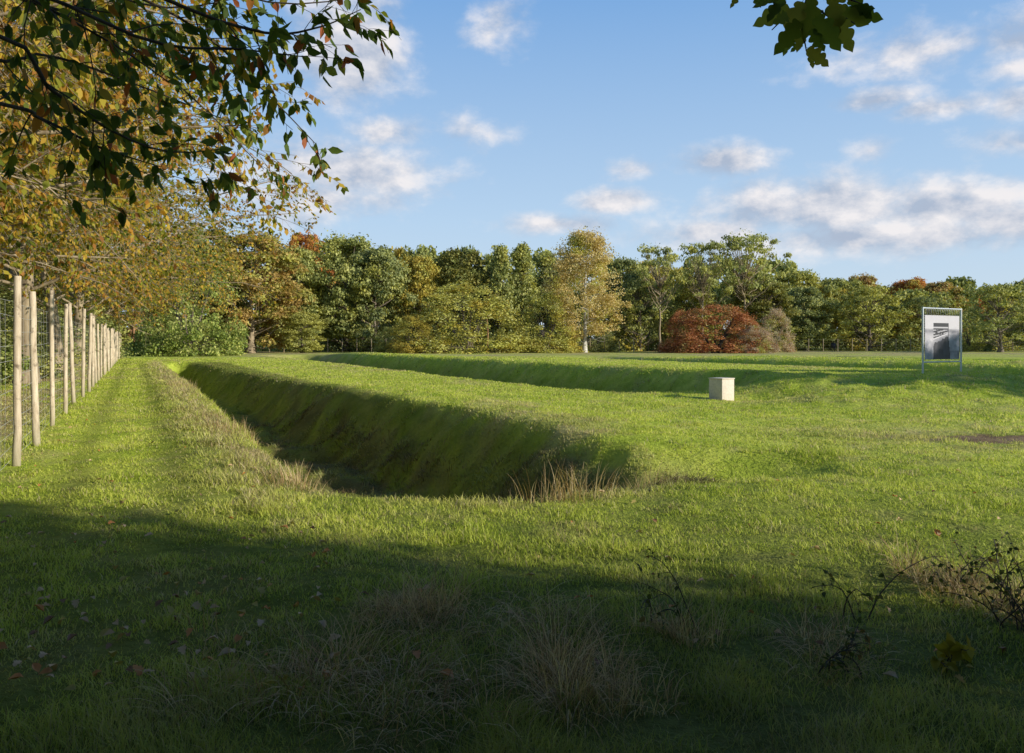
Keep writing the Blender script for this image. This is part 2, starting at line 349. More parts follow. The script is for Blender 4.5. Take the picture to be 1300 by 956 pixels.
# ------------------------------------------------------------------ surface cover fields (ground colour and grass share them)
def cover(x, y):
    """dry 0..1, dirt 0..1, long grass 0..1, wheel tracks plus painted shade 0..1"""
    u, v = split(x, y); d = np.hypot(x, y)
    n1 = fbm(x*.6, y*.6, 31); n2 = fbm(x*.22, y*.22, 41); n3 = fbm(x*2.2, y*2.2, 51)
    lip = np.exp(-((u-1.2-(n1-.5)*.7)/.5)**2)*sstep(.15, .55, n3+.25*n1)*sstep(6.3, 8.2, v)*sstep(75, 55, v)
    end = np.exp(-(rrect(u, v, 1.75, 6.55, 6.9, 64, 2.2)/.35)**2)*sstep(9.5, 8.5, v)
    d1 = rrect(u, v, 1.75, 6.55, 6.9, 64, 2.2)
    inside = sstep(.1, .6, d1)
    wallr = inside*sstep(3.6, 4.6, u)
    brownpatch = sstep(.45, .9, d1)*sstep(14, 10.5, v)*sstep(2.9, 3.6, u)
    dry = .9*lip*(.35+.9*n1)+.55*end+.55*brownpatch*(.4+n1)+.35*wallr*sstep(.42, .62, n1)*sstep(.3, .6, n3)
    dry += .45*sstep(.52, .72, n2)*sstep(.4, .7, n1)*(1-inside)
    dry += .30*sstep(.55, .75, n3)
    dry += .5*np.exp(-((u-13.5)/2.5)**2)*sstep(28, 45, v)*sstep(.4, .6, n1)
    dry += .35*sstep(74, 88, y)*sstep(-70, -20, x)+.5*sstep(80, 100, y)*sstep(.4, .6, n2)
    dry += .55*np.exp(-(((x-6.6)/2.2)**2+((y-12.8)/1.9)**2))*(.4+n1)
    beyond = sstep(-1.3, -2.0, u)
    dry += .75*beyond*sstep(.30, .5, n1)
    dirt = 1.9*np.exp(-(((x-7.6)/1.15)**2+((y-12.5)/.8)**2))*sstep(.30, .5, n3)
    floor_ = inside*sstep(.9, 1.5, d1)*sstep(.42, .58, fbm(x*1.3, y*1.3, 61))
    dirt = dirt+.22*wallr*sstep(.5, .62, fbm(x*.9, y*.9, 66))*sstep(45, 25, v)+.75*floor_*sstep(40, 20, v)*sstep(.3, .6, n2+.2)+.4*beyond*sstep(.45, .6, n3)
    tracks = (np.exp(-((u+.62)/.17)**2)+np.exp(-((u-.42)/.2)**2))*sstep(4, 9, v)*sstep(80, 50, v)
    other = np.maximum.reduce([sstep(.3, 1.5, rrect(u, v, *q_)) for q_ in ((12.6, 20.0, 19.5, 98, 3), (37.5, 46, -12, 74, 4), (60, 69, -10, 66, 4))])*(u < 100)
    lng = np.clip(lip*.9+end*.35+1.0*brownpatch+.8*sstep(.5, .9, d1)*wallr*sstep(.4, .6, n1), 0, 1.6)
    near_shade = .85*sstep(6.2, 3.0, d-.25*x)*np.clip(.5+.9*n1, 0, 1)  # turf around the camera darkened, foreground shade put into its colour
    return np.clip(dry, 0, 1), np.clip(dirt, 0, 1), lng, np.clip(.5*tracks+.95*inside*sstep(.25, .8, d1)+.75*other+near_shade, 0, 1)  # last field: wheel tracks, plus shade painted into ditches and near turf

def cover_mat_color(nt_, dry, dirt, trk_shade, rnd=None, k=1.0):
    p = pos(nt_)
    n = noise(nt_, .9, 4, p); nb = noise(nt_, .12, 2, p)
    src = n if rnd is None else math_(nt_, 'MULTIPLY_ADD', rnd, .6, math_(nt_, 'MULTIPLY_ADD', n, .9, -.25))
    g = ramp(nt_, src, [(.12, sc_((.17, .26, .03), k)), (.4, sc_((.53, .64, .075), k)), (.75, sc_((.80, .81, .17), k))])
    g = mixc(nt_, math_(nt_, 'MULTIPLY_ADD', nb, 1.5, -.5, clamp=True), g, sc_((.50, .58, .065), k))
    dc = ramp(nt_, n if rnd is None else rnd, [(0, (.34, .25, .12)), (.5, (.62, .50, .26)), (1, (.78, .68, .42))])
    c = mixc(nt_, dry, g, dc)
    c = mixc(nt_, dirt, c, ramp(nt_, n, [(.3, (.22, .14, .08)), (.7, (.48, .34, .22))]))
    c = mixc(nt_, math_(nt_, 'MULTIPLY', trk_shade, .62), c, ramp(nt_, n, [(.3, (.07, .085, .02)), (.7, (.15, .16, .045))]))  # dark green for wheel tracks and for the painted shade
    return c, n

GM, nt2, out2 = new_mat('meadow_ground')
c, n = cover_mat_color(nt2, attr(nt2, 'dry'), attr(nt2, 'dirt'), attr(nt2, 'trk_shade'), None, 1.12)
fine = noise(nt2, 14, 4, pos(nt2), .7)
mid_ = noise(nt2, 2.6, 3, pos(nt2), .6)
c = mixc(nt2, math_(nt2, 'MULTIPLY_ADD', fine, 1.6, -.35, clamp=True), mixc(nt2, 1.0, c, (.66, .68, .6), 'MULTIPLY'), c)
c = mixc(nt2, math_(nt2, 'MULTIPLY_ADD', mid_, 3.2, -1.1, clamp=True), mixc(nt2, 1.0, c, (.74, .80, .7), 'MULTIPLY'), c)
d = N(nt2, 'ShaderNodeBsdfPrincipled'); nt2.links.new(c, d.inputs['Base Color']); d.inputs['Roughness'].default_value = .95; d.inputs['Specular IOR Level'].default_value = .1
c = mixc(nt2, math_(nt2, 'MULTIPLY', attr(nt2, 'ground_shade'), .72), c, ramp(nt2, fine, [(.3, (.030, .034, .010)), (.7, (.11, .12, .035))]))  # ground colour darkened towards the camera as painted shade
nt2.links.new(c, d.inputs['Base Color'])
bp = N(nt2, 'ShaderNodeBump'); bp.inputs['Strength'].default_value = .8; bp.inputs['Distance'].default_value = .06; nt2.links.new(fine, bp.inputs['Height']); nt2.links.new(bp.outputs[0], d.inputs['Normal'])
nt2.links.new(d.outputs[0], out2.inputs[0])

GR, nt3, out3 = new_mat('grass_blades')
c, n = cover_mat_color(nt3, attr(nt3, 'dry'), attr(nt3, 'dirt'), attr(nt3, 'trk_shade'), attr(nt3, 'rnd'), 1.0)
d = N(nt3, 'ShaderNodeBsdfPrincipled'); nt3.links.new(c, d.inputs['Base Color']); d.inputs['Roughness'].default_value = .55; d.inputs['Specular IOR Level'].default_value = .3
t = N(nt3, 'ShaderNodeBsdfTranslucent'); nt3.links.new(c, t.inputs['Color'])
mx = N(nt3, 'ShaderNodeMixShader'); mx.inputs[0].default_value = .5
nt3.links.new(d.outputs[0], mx.inputs[1]); nt3.links.new(t.outputs[0], mx.inputs[2]); nt3.links.new(mx.outputs[0], out3.inputs[0])

# ------------------------------------------------------------------ ground sheet
def build_ground():
    rr = np.concatenate([np.linspace(0.0, 1.5, 12)[:-1], 1.5*np.exp(np.arange(0, 560)*.0105), 560*np.exp(np.arange(1, 30)*.075)])
    th = np.concatenate([np.linspace(-R(55), R(55), 520), np.linspace(R(55), R(305), 60)[1:-1]])
    n, m = len(rr), len(th)
    X = rr[:, None]*np.sin(th)[None]; Y = rr[:, None]*np.cos(th)[None]
    Z = height(X, Y)*sstep(220, 150, np.hypot(X, Y))
    dry, dirt, lng, trk_shade = cover(X, Y)
    i = np.arange(n-1)[:, None]*m; j = np.arange(m)[None]; j2 = (j+1) % m
    Fq = np.stack([i+j, i+m+j, i+m+j2, i+j2], -1).reshape(-1, 4)
    me = mesh('meadow', np.stack([X, Y, Z], -1).reshape(-1, 3), Fq, 4, None, {'dry': dry.ravel(), 'dirt': dirt.ravel(), 'trk_shade': trk_shade.ravel(), 'ground_shade': sstep(13, 4.5, np.hypot(X, Y)).ravel()}, True, [GM])
    tag(obj('ground', me), 'undulating grass meadow cut by long straight earthwork ditches', 'ground', kind='structure')
build_ground()

# ------------------------------------------------------------------ grass
def build_grass():
    rng = np.random.default_rng(4)
    n = 1000000
    # radial density falls off with distance
    lo, hi, p = 1.9, 80.0, 1.55
    q = 2-p; r = (lo**q+rng.random(n)*(hi**q-lo**q))**(1/q)
    th = rng.uniform(-R(41), R(41), n)
    x = r*np.sin(th); y = r*np.cos(th)
    cl = fbm(x*3.3, y*3.3, 71, 2); big = fbm(x*.8, y*.8, 77, 3)
    keep = rng.random(n) < np.clip(-.05+1.7*cl, 0, 1)
    dry, dirt, lng, trk_shade = cover(x, y)
    keep &= rng.random(n) > dirt*.9
    keep &= rng.random(n) > trk_shade*.2
    x, y, r, cl, big, dry, dirt, lng, trk_shade = (a[keep] for a in (x, y, r, cl, big, dry, dirt, lng, trk_shade)); n = len(x)
    z = height(x, y)
    L = (.018+.07*cl**1.7+.03*big)*rng.uniform(.5, 1.3, n)*(1+1.5*lng)*(1-.55*trk_shade*sstep(3, 7, r))
    L *= 1+.5*sstep(.6, .8, fbm(x*1.4, y*1.4, 91, 2))
    fg = sstep(5.5, 3.2, r); L *= 1+.7*fg*sstep(.35, .65, big)
    L = L*(1+r/90)*(1-.18*sstep(4, 8, r))
    W = .0036*(r/3.2)**.92*rng.uniform(.6, 1.3, n)*(1+.2*lng)
    az = rng.uniform(0, 2*math.pi, n); lean = rng.uniform(.1, .95, n)
    D = np.stack([np.cos(az)*lean, np.sin(az)*lean, np.ones(n)], 1); D = nrm(D)
    a2 = az+rng.normal(0, .6, n); S = np.stack([-np.sin(a2), np.cos(a2), np.zeros(n)], 1)
    P = np.stack([x, y, z-.01], 1)
    H = np.stack([np.cos(az), np.sin(az), -np.ones(n)*.6], 1)
    mid = P+D*(L*.55)[:, None]; tip = mid+nrm(D+H*rng.uniform(.2, .9, n)[:, None])*(L*.5)[:, None]
    w2 = S*W[:, None]*.5
    V = np.stack([P-w2, P+w2, mid+w2*.8, mid-w2*.8, tip], 1)
    b = np.arange(n)[:, None]*5
    F1 = b+np.array([[0, 1, 2, 3]]); F2 = b+np.array([[3, 2, 4]])
    rn = np.clip(rng.normal(.5, .25, n)+.5*(cl-.5)+.5*(fbm(x*1.1, y*1.1, 88, 3)-.5), 0, 1); dv = np.clip(dry*rng.uniform(.3, 1.5, n)+(rng.random(n) < .12)*.8, 0, 1)
    fa = {'rnd': np.r_[rn, rn], 'dry': np.r_[dv, dv], 'dirt': np.r_[dirt, dirt]*.3, 'trk_shade': np.r_[trk_shade, trk_shade]}
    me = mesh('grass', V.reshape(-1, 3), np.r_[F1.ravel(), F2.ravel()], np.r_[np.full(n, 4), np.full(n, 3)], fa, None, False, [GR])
    tag(obj('grass', me), 'short green meadow grass with tan dry blades along the ditch lip', 'grass', kind='stuff')
build_grass()

# ------------------------------------------------------------------ tree prototypes
def clump_tree(seed, kind):
    """unit-ish tree, height 10, crown radius about 4; returns (trunk mesh, crown mesh)"""
    rng = np.random.default_rng(seed); H = 10.0
    tr, cr = Acc(), Acc()
    ks = dict(round=(170, .04, 1.0, 165, .165), bush=(230, .0, 1.0, 115, .13), pine=(60, .50, 1.0, 90, .15), birch=(260, .12, 1.0, 150, .085),
              fir=(130, .05, 1.0, 85, .17), spread=(110, .18, 1.0, 85, .19), far=(60, .03, 1.0, 75, .34))[kind]
    nc, zb, _, nl, ls = ks
    t = rng.random(nc)**(.8 if kind != 'pine' else .7)
    if kind == 'bush': t = np.where(rng.random(nc) < .4, rng.random(nc)*.22, rng.random(nc))
    zc = H*(zb+(1-zb)*t)
    s = (zc/H-zb)/(1-zb)
    if kind in ('round', 'far'): prof = np.sqrt(np.clip(1-((s-.42)/.60)**2, 0, 1)); Rm = 4.0
    elif kind == 'bush': prof = np.sqrt(np.clip(1-np.clip(s, 0, 1)**1.5, 0, 1)); Rm = 4.8
    elif kind == 'birch': prof = np.clip(np.sin(math.pi*np.clip(s*.80+.17, 0, 1))**.8, 0, 1); Rm = 2.9
    elif kind == 'fir': prof = (1-s)**.75*.9+.08; Rm = 2.6
    elif kind == 'pine': prof = np.sqrt(np.clip(1-((s-.45)/.62)**2, 0, 1)); Rm = 4.2
    else: prof = np.sqrt(np.clip(1-((s-.30)/.72)**2, 0, 1)); Rm = 5.2
    ph = rng.uniform(0, 2*math.pi, nc)
    rad = Rm*prof*np.sqrt(rng.uniform(.25 if kind != 'bush' else .6, 1, nc))
    if kind == 'pine': rad = Rm*prof*rng.uniform(.25, 1.05, nc)
    lob = 1+.22*np.sin(ph*3+seed)*np.sin(zc*.9+seed*1.7)+.12*np.sin(ph*7+zc*2)
    rad = rad*lob
    C = np.stack([rad*np.cos(ph), rad*np.sin(ph), zc], 1)
    C[:, 2] = np.minimum(C[:, 2], H-.35)
    cs = rng.uniform(.45, 1.05, nc)**1.0*(1+.6*(rng.random(nc) < .2))*dict(round=1, bush=1, pine=.95, birch=.8, fir=.75, spread=1, far=1.25)[kind]
    # leaves: ellipsoid shells
    idx = np.repeat(np.arange(nc), nl); M = len(idx)
    dd = nrm(rng.normal(size=(M, 3))); dd[:, 2] = np.where(dd[:, 2] < -.3, dd[:, 2]*.4, dd[:, 2]); rr_ = rng.uniform(.35, 1.0, M)**.6*(1+.25*rng.normal(size=M)*.5)
    P = C[idx]+dd*rr_[:, None]*cs[idx][:, None]*np.array([1, 1, .45 if kind == 'pine' else 1.05 if kind in ('bush', 'birch') else .75])
    P[:, 2] = np.maximum(P[:, 2], .12)
    nn = nrm(dd*.9+rng.normal(size=(M, 3))*.65+np.array([0, 0, .35])); ax = nrm(np.cross(nn, rng.normal(size=(M, 3))))
    if kind in ('birch',): ax = nrm(ax+np.array([0, 0, -.9])); nn = nrm(np.cross(ax, rng.normal(size=(M, 3))))
    sz = ls*rng.uniform(.45, 1.6, M)
    rn = np.clip(.5+.25*rng.normal(size=M)+(rng.random(nc)[idx]-.5)*.5, 0, 1)
    leaves(cr, P, ax, nn, sz*1.3, sz, RHOMB, rn)
    # trunk and limbs to the clumps
    top = .93 if kind in ('birch', 'fir') else .62
    S = 9; zz = np.linspace(0, H*top, S); bend = np.cumsum(rng.normal(size=(S, 2))*.07, 0); bend -= bend[0]
    r0 = dict(round=.26, bush=.14, pine=.20, birch=.13, fir=.2, spread=.24, far=.2)[kind]
    TP = np.stack([bend[:, 0], bend[:, 1], zz], 1)[None]
    if kind == 'bush':
        k = 7; an = rng.uniform(0, 6.28, k); q = np.linspace(0, 1, S)
        TP = np.stack([np.stack([q*1.9*math.cos(a)+.15*math.cos(a), q*1.9*math.sin(a)+.15*math.sin(a), q**.8*H*.6], 1) for a in an])
    tubes(tr, TP, np.linspace(1, .3, S)[None]*r0*(1+1.0*np.exp(-np.linspace(0, 1, S)*14))[None]*np.ones((len(TP), 1)), 8)
    sel = rng.permutation(nc)[:min(nc, 60)]
    tb = TP[rng.integers(0, len(TP), len(sel))]; hz_ = np.clip(C[sel, 2]-.45*np.hypot(C[sel, 0], C[sel, 1])-rng.uniform(.2, .8, len(sel)), H*.06, H*top*.97)
    if kind == 'pine': hz_ = np.clip(hz_, H*.32, H*.6)
    fi = hz_/(H*top)*(S-1); i0 = np.clip(fi.astype(int), 0, S-2); ff = (fi-i0)[:, None]
    st = tb[np.arange(len(sel)), i0]*(1-ff)+tb[np.arange(len(sel)), i0+1]*ff
    q = np.linspace(0, 1, 6)[None, :, None]; en = C[sel]
    L = st[:, None]*(1-q)+en[:, None]*q
    L[:, :, 2] += np.sin(q[..., 0]*math.pi)*(-.25)+rng.normal(size=(len(sel), 6))*.06*q[..., 0]; L[:, :, :2] += rng.normal(size=(len(sel), 6, 2))*.09*np.sin(q*math.pi)
    rl = r0*(.45 if kind == 'birch' else 1)*rng.uniform(.22, .42, len(sel))[:, None]*np.linspace(1, .15, 6)[None]
    tubes(tr, L, rl, 5)
    tw, twr = grow(L, rl, 3, 1.6, 45, 4, .4, 1, .2, .15, rng)
    tubes(tr, tw, np.maximum(twr, .012), 3)
    return tr.mesh('trunk', [BARK]), cr.mesh('crown', [LM['mid']])
PROTO = {}
def proto(kind, k):
    if (kind, k) not in PROTO: PROTO[(kind, k)] = clump_tree(100+k*7+sum(map(ord, kind)), kind)
    return PROTO[(kind, k)]
RW = dict(round=4.6, bush=5.2, pine=4.9, birch=3.0, fir=3.1, spread=5.8, far=5.0)
rngT = np.random.default_rng(77)
def tree(name, label, cat, px, ytop, w, d, kind, col, k=0, group=None, bark=None, lean=0):
    tm, cm = proto(kind, k)
    x = (px-CX)/F*d; z0 = float(height(np.array([x]), np.array([float(d)]))[0])*(d < 150)
    h = CAMZ+(HZ-ytop)/F*d-z0; rad = w/2/F*d
    s = h/10.0; sx = rad/RW[kind]*(1.25 if kind == 'round' else 1.08)
    e = empty(name, (x, d, z0), label, cat, group, rz=rngT.uniform(0, 6.28) if not lean else lean, scale=(sx, sx, s))
    for nm, me, mt in (('trunk', tm, bark), ('crown', cm, LM[col])):
        o = obj(nm, me, e)
        if mt is not None: o.material_slots[0].link = 'OBJECT'; o.material_slots[0].material = mt
    return e

WOOD = 'trees of the wood at the far edge of the meadow'
T = [
 # left block
 ('oak_tree', 'brown-leaved tree with thick trunk where the post fence ends', 'tree', 172, 330, 90, 92, 'round', 'brown', 0),
 ('leafy_tree', 'bright green bushy tree just right of the end of the post fence', 'tree', 240, 300, 128, 88, 'bush', 'bright', 0),
 ('leafy_bush', 'low bright green bush left of the bronze tree at the end of the path', 'bush', 205, 398, 62, 86, 'bush', 'bright', 1),
 ('leafy_tree', 'green tree with yellowish crown behind the bushy tree at the path end', 'tree', 262, 292, 100, 112, 'round', 'spring', 1),
 ('bronze_tree', 'orange-bronze tree with pale trunk at the left end of the wood', 'tree', 318, 300, 112, 112, 'round', 'orange', 2),
 ('wood_tree', 'dull green tree beside the bronze tree under the rusty crown', 'tree', 372, 318, 74, 124, 'round', 'mid', 3),
 ('wood_tree', 'tall tree with rusty orange top left of the middle of the wood', 'tree', 386, 299, 62, 142, 'round', 'rust', 1),
 ('small_tree', 'small yellow-green tree at the foot of the dull green trees', 'tree', 384, 398, 52, 112, 'round', 'olive', 0),
 ('wood_tree', 'large mid green tree right of the rusty orange top', 'tree', 438, 304, 96, 128, 'round', 'mid', 2),
 ('wood_tree', 'large grey-green tree left of the yellowish scrub', 'tree', 478, 318, 80, 126, 'round', 'dark', 0),
 ('wood_tree', 'slim yellowing tree over the small yellow bush', 'tree', 532, 328, 62, 132, 'round', 'yellow', 3),
 ('wood_tree', 'broad yellow-green tree behind the big olive scrub', 'tree', 586, 320, 92, 136, 'round', 'spring', 1),
 ('fir_tree', 'tall dark fir with drooping boughs above the olive scrub', 'tree', 636, 313, 56, 132, 'fir', 'mid', 0),
 ('fir_tree', 'second fir with ragged top left of the golden birch', 'tree', 662, 312, 62, 134, 'fir', 'mid', 1),
 ('fir_tree', 'dark broad fir directly behind the golden birch', 'tree', 696, 324, 72, 138, 'fir', 'dark', 0),
 ('olive_scrub', 'big rounded olive willow scrub in the middle of the meadow edge', 'bush', 592, 362, 150, 112, 'bush', 'scrub', 0),
 ('olive_scrub', 'olive willow scrub with pale twigs left of the golden birch', 'bush', 692, 372, 84, 114, 'bush', 'scrub', 1),
 ('yellow_bush', 'low yellow-green bush at the left foot of the big olive scrub', 'bush', 524, 402, 64, 108, 'bush', 'yellow', 0),
 ('brown_bush', 'small brownish bush at the left edge of the olive scrub', 'bush', 495, 415, 40, 112, 'bush', 'olive', 1),
 ('birch_tree', 'golden birch with white trunk standing above the scrub', 'tree', 742, 297, 92, 116, 'birch', 'gold', 0),
 ('dark_bush', 'dark holly bush at the foot of the golden birch', 'bush', 752, 412, 62, 122, 'bush', 'dark', 1),
 ('wood_tree', 'dark green tree right behind the golden birch', 'tree', 790, 332, 64, 134, 'round', 'dark', 3),
 ('pine_tree', 'open flat-topped pine right of the birch', 'tree', 838, 312, 74, 124, 'pine', 'mid', 0),
 ('pine_tree', 'open pine with bare forked limbs above the red shrubs', 'tree', 892, 308, 80, 126, 'pine', 'mid', 1),
 ('pine_tree', 'tallest open pine right of the red shrubs', 'tree', 945, 298, 96, 128, 'pine', 'mid', 2),
 ('wood_tree', 'dark understorey tree between the birch and the red shrubs', 'tree', 812, 356, 84, 128, 'spread', 'dark', 0),
 ('wood_tree', 'olive understorey tree below the middle open pine', 'tree', 872, 362, 70, 132, 'round', 'olive', 2),
 ('wood_tree', 'pale green tree below the tallest open pine', 'tree', 965, 358, 80, 132, 'round', 'spring', 0),
 ('red_shrub', 'small red-leaved shrub at the left end of the wide red mound', 'shrub', 866, 396, 52, 115, 'bush', 'red', 0),
 ('red_shrub', 'wide low orange-red shrub mound under the open pines', 'shrub', 908, 388, 124, 114, 'bush', 'red', 1),
 ('red_shrub', 'dull red shrub at the right end of the wide red mound', 'shrub', 944, 398, 50, 113, 'bush', 'red', 0),
 ('pink_shrub', 'small pinkish-brown shrub at the right end of the red shrubs', 'shrub', 960, 414, 52, 110, 'bush', 'pink', 0),
 ('twiggy_tree', 'twiggy pinkish tree at the right edge of the pines', 'tree', 986, 392, 40, 122, 'bush', 'pink', 1),
 # right block
 ('wood_tree', 'dark evergreen right of the pine group', 'tree', 1022, 366, 62, 140, 'round', 'dark', 1),
 ('wood_tree', 'brown-topped tree in the row right of the pine group', 'tree', 1012, 348, 80, 160, 'round', 'olive', 2),
 ('wood_tree', 'dull green tree behind the dark evergreen, left of the wide tree', 'tree', 1062, 356, 74, 160, 'round', 'mid', 0),
 ('wood_tree', 'wide low olive green tree left of the picture board', 'tree', 1104, 366, 98, 138, 'spread', 'olive', 0),
 ('wood_tree', 'brownish tree behind the left shoulder of the wide low tree', 'tree', 1092, 352, 60, 166, 'round', 'brown', 3),
 ('wood_tree', 'tree with rusty orange top behind the picture board', 'tree', 1158, 356, 60, 165, 'round', 'rust', 0),
 ('wood_tree', 'brown green tree between board and orange top', 'tree', 1190, 360, 66, 155, 'round', 'brown', 1),
 ('wood_tree', 'dark tree standing directly behind the board', 'tree', 1176, 378, 74, 142, 'spread', 'dark', 0),
 ('wood_tree', 'small rust-coloured tree just right of the board', 'tree', 1232, 374, 44, 160, 'round', 'rust', 2),
 ('wood_tree', 'wide-crowned tree with leaning trunk right of the board', 'tree', 1270, 362, 104, 118, 'spread', 'mid', 1),
 ('wood_tree', 'low dark tree between the board and the leaning trunk', 'tree', 1232, 392, 54, 130, 'bush', 'dark', 0),
 ('wood_tree', 'green tree cut off by the right edge of the view', 'tree', 1318, 372, 70, 126, 'round', 'dark', 2),
]
for t in T:
    bk = {'birch_tree': BARK_B, 'bronze_tree': BARK_L, 'pine_tree': BARK_L, 'dark_bush': BARK_D, 'oak_tree': BARK_O, 'red_shrub': BARK_D}.get(t[0])
    tree(*t[:9], k=t[9], bark=bk, group=WOOD if t[0] == 'wood_tree' else None)
# thin orange-barked pole tree in front of the scrub
acc = Acc(); S = 7; q = np.linspace(0, 1, S)
d_ = 106; x_ = (618-CX)/F*d_
tubes(acc, np.stack([x_+.15*np.sin(q*3), np.full(S, d_), q*4.6], 1)[None], np.linspace(.13, .05, S)[None], 7)
tag(obj('bare_trunk', acc.mesh('bare_trunk', [BARK_O])), 'thin bare orange-brown trunk in front of the big olive scrub', 'tree trunk')
# dead branches
acc = Acc(); rg = np.random.default_rng(9); nbr = 26
c0 = np.array([(552-CX)/F*106.5, 106.5, .1]); P0 = np.empty((nbr, 5, 3)); P0[:, 0] = c0
dr = nrm(rg.normal(size=(nbr, 3))*[1, .4, .5]+[0, 0, .5])
for k in range(1, 5): dr = nrm(dr+rg.normal(size=(nbr, 3))*.3); P0[:, k] = P0[:, k-1]+dr*.7
tubes(acc, P0, np.linspace(.06, .02, 5)[None]*np.ones((nbr, 1)), 4)
tag(obj('dead_branches', acc.mesh('dead_branches', [BARK_L])), 'tangle of pale dead branches at the foot of the olive scrub', 'dead branches')

# mass of wood far behind: one object
def far_wood():
    cr, tr = Acc(), Acc(); rng = np.random.default_rng(12)
    tm, cm = proto('far', 0)
    V0 = np.empty(len(cm.vertices)*3, dtype=np.float32); cm.vertices.foreach_get('co', V0); V0 = V0.reshape(-1, 3)
    ra = np.empty(len(cm.polygons), dtype=np.float32); cm.attributes['rnd'].data.foreach_get('value', ra)
    m = len(V0)//4
    for i in range(46):
        px = -20+i*31+rng.uniform(-8, 8); d = rng.uniform(165, 190) if i % 2 else rng.uniform(190, 215)
        yt = (324 if px < 720 else 338 if px < 1000 else 360)+rng.uniform(-6, 8)
        x = (px-CX)/F*d; h = CAMZ+(HZ-yt)/F*d; s = rng.uniform(1.1, 1.7); a = rng.uniform(0, 6.28)
        V = V0*[s, s, h/10]; V = np.stack([V[:, 0]*math.cos(a)-V[:, 1]*math.sin(a)+x, V[:, 0]*math.sin(a)+V[:, 1]*math.cos(a)+d, V[:, 2]], 1)
        cr.add(V, np.arange(m*4).reshape(-1, 4), 4, np.clip(ra*.8+rng.uniform(-.15, .25), 0, 1))
    for i in range(34):
        px = 345+i*29+rng.uniform(-8, 8); d = rng.uniform(144, 160); yt = (352 if px < 990 else 374)+rng.uniform(-10, 14)
        x = (px-CX)/F*d; h = CAMZ+(HZ-yt)/F*d; s = rng.uniform(.8, 1.15); a = rng.uniform(0, 6.28)
        V = V0*[s, s, h/10]; V = np.stack([V[:, 0]*math.cos(a)-V[:, 1]*math.sin(a)+x, V[:, 0]*math.sin(a)+V[:, 1]*math.cos(a)+d, V[:, 2]], 1)
        cr.add(V, np.arange(m*4).reshape(-1, 4), 4, np.clip(ra*.8+rng.uniform(-.05, .4), 0, 1))
    tag(obj('distant_woodland', cr.mesh('distant_woodland', [leaf_mat('far_leaves', G_MID, YEL, .05, plim=(.55, .62))])), 'solid dark mass of woodland behind the individual trees', 'woodland', kind='stuff')
far_wood()
# shaded undergrowth along the foot of the wood
def undergrowth():
    cr = Acc(); rng = np.random.default_rng(21); n = 42000
    px = rng.uniform(180, 1380, n); d = np.where(px < 820, 128, 140)+rng.uniform(-3, 14, n)+np.where(px < 300, -25, 0)
    hmax = 1.0+4.2*fbm(px*.06, px*.013, 3, 3)**1.5*2
    x = (px-CX)/F*d; P = np.stack([x, d, rng.random(n)**1.3*hmax], 1)
    nn = nrm(rng.normal(size=(n, 3))+[0, -.3, .4]); ax = nrm(np.cross(nn, rng.normal(size=(n, 3))))
    s = rng.uniform(.15, .4, n); leaves(cr, P, ax, nn, s*1.4, s, RHOMB, np.clip(rng.normal(.5, .25, n), 0, 1))
    tag(obj('undergrowth', cr.mesh('undergrowth', [leaf_mat('undergrowth_leaves', G_DARK, YEL, .12, plim=(.54, .62))])), 'low mixed undergrowth along the foot of the wood', 'undergrowth', kind='stuff')
undergrowth()

# trees outside the view that throw the shadows the photograph shows
p0 = np.array([3.4, 4.55]); nrm2 = np.array([SH[1], -SH[0]]); nrm2 = nrm2 if nrm2[1] < 0 else -nrm2
SHD = [(6.5, 2.4, 8.0, 'bush', 0, 'holly tree beyond the right edge of the view shading the near grass'),
       (11, 3.4, 10.5, 'bush', 1, 'thick hawthorn beyond the right edge shading the near grass'),
       (17, 4.2, 13, 'bush', 0, 'broad field maple beyond the right edge shading the near grass'),
       (24, 5.0, 15, 'bush', 1, 'tall oak furthest beyond the right edge shading the near grass'),
       (32, 5.5, 17, 'bush', 0, 'tallest shade tree of the row beyond the right edge')]
for (t_, rad, h, kd, k, lb) in SHD:
    p = p0+SH*t_+nrm2*rad
    tm, cm = proto(kd, k)
    e = empty('shade_tree', (p[0], p[1], 0), lb, 'tree', rz=t_, scale=(rad/4.9, rad/4.9, h/10))
    obj('trunk', tm, e); o = obj('crown', cm, e); o.material_slots[0].link = 'OBJECT'; o.material_slots[0].material = LM['mid']
for (x, y, rad, h, lb) in [(33, 15.5, 5.2, 12, 'round tree outside the right edge shading the lumpy bank'), (40, 21.5, 5.2, 13, 'round tree outside the right edge shading the picture board bank'),
                           (50, 25, 4.8, 13, 'larger round tree furthest outside the right edge')]:
    tm, cm = proto('round', 1)
    e = empty('shade_tree', (x, y, 0), lb, 'tree', rz=x, scale=(rad/4.5, rad/4.5, h/10))
    obj('trunk', tm, e); obj('crown', cm, e)

for (x, y, rad, h, kd, lb) in [(-6.5, -4.5, 4.0, 10, 'bush', 'unseen dense tree added behind the viewpoint on the fence side'), (-1.5, -7, 4.6, 12, 'bush', 'unseen tall dense tree added directly behind the viewpoint'),
                           (6.5, -8, 4.6, 12, 'bush', 'unseen dense tree added behind the viewpoint on the meadow side')]:  # unseen trees added to cut sky light over the near grass
    tm, cm = proto(kd, 0)
    e = empty('shade_tree', (x, y, 0), lb, 'tree', rz=x, scale=(rad/4.9, rad/4.9, h/10))
    obj('trunk', tm, e); obj('crown', cm, e)

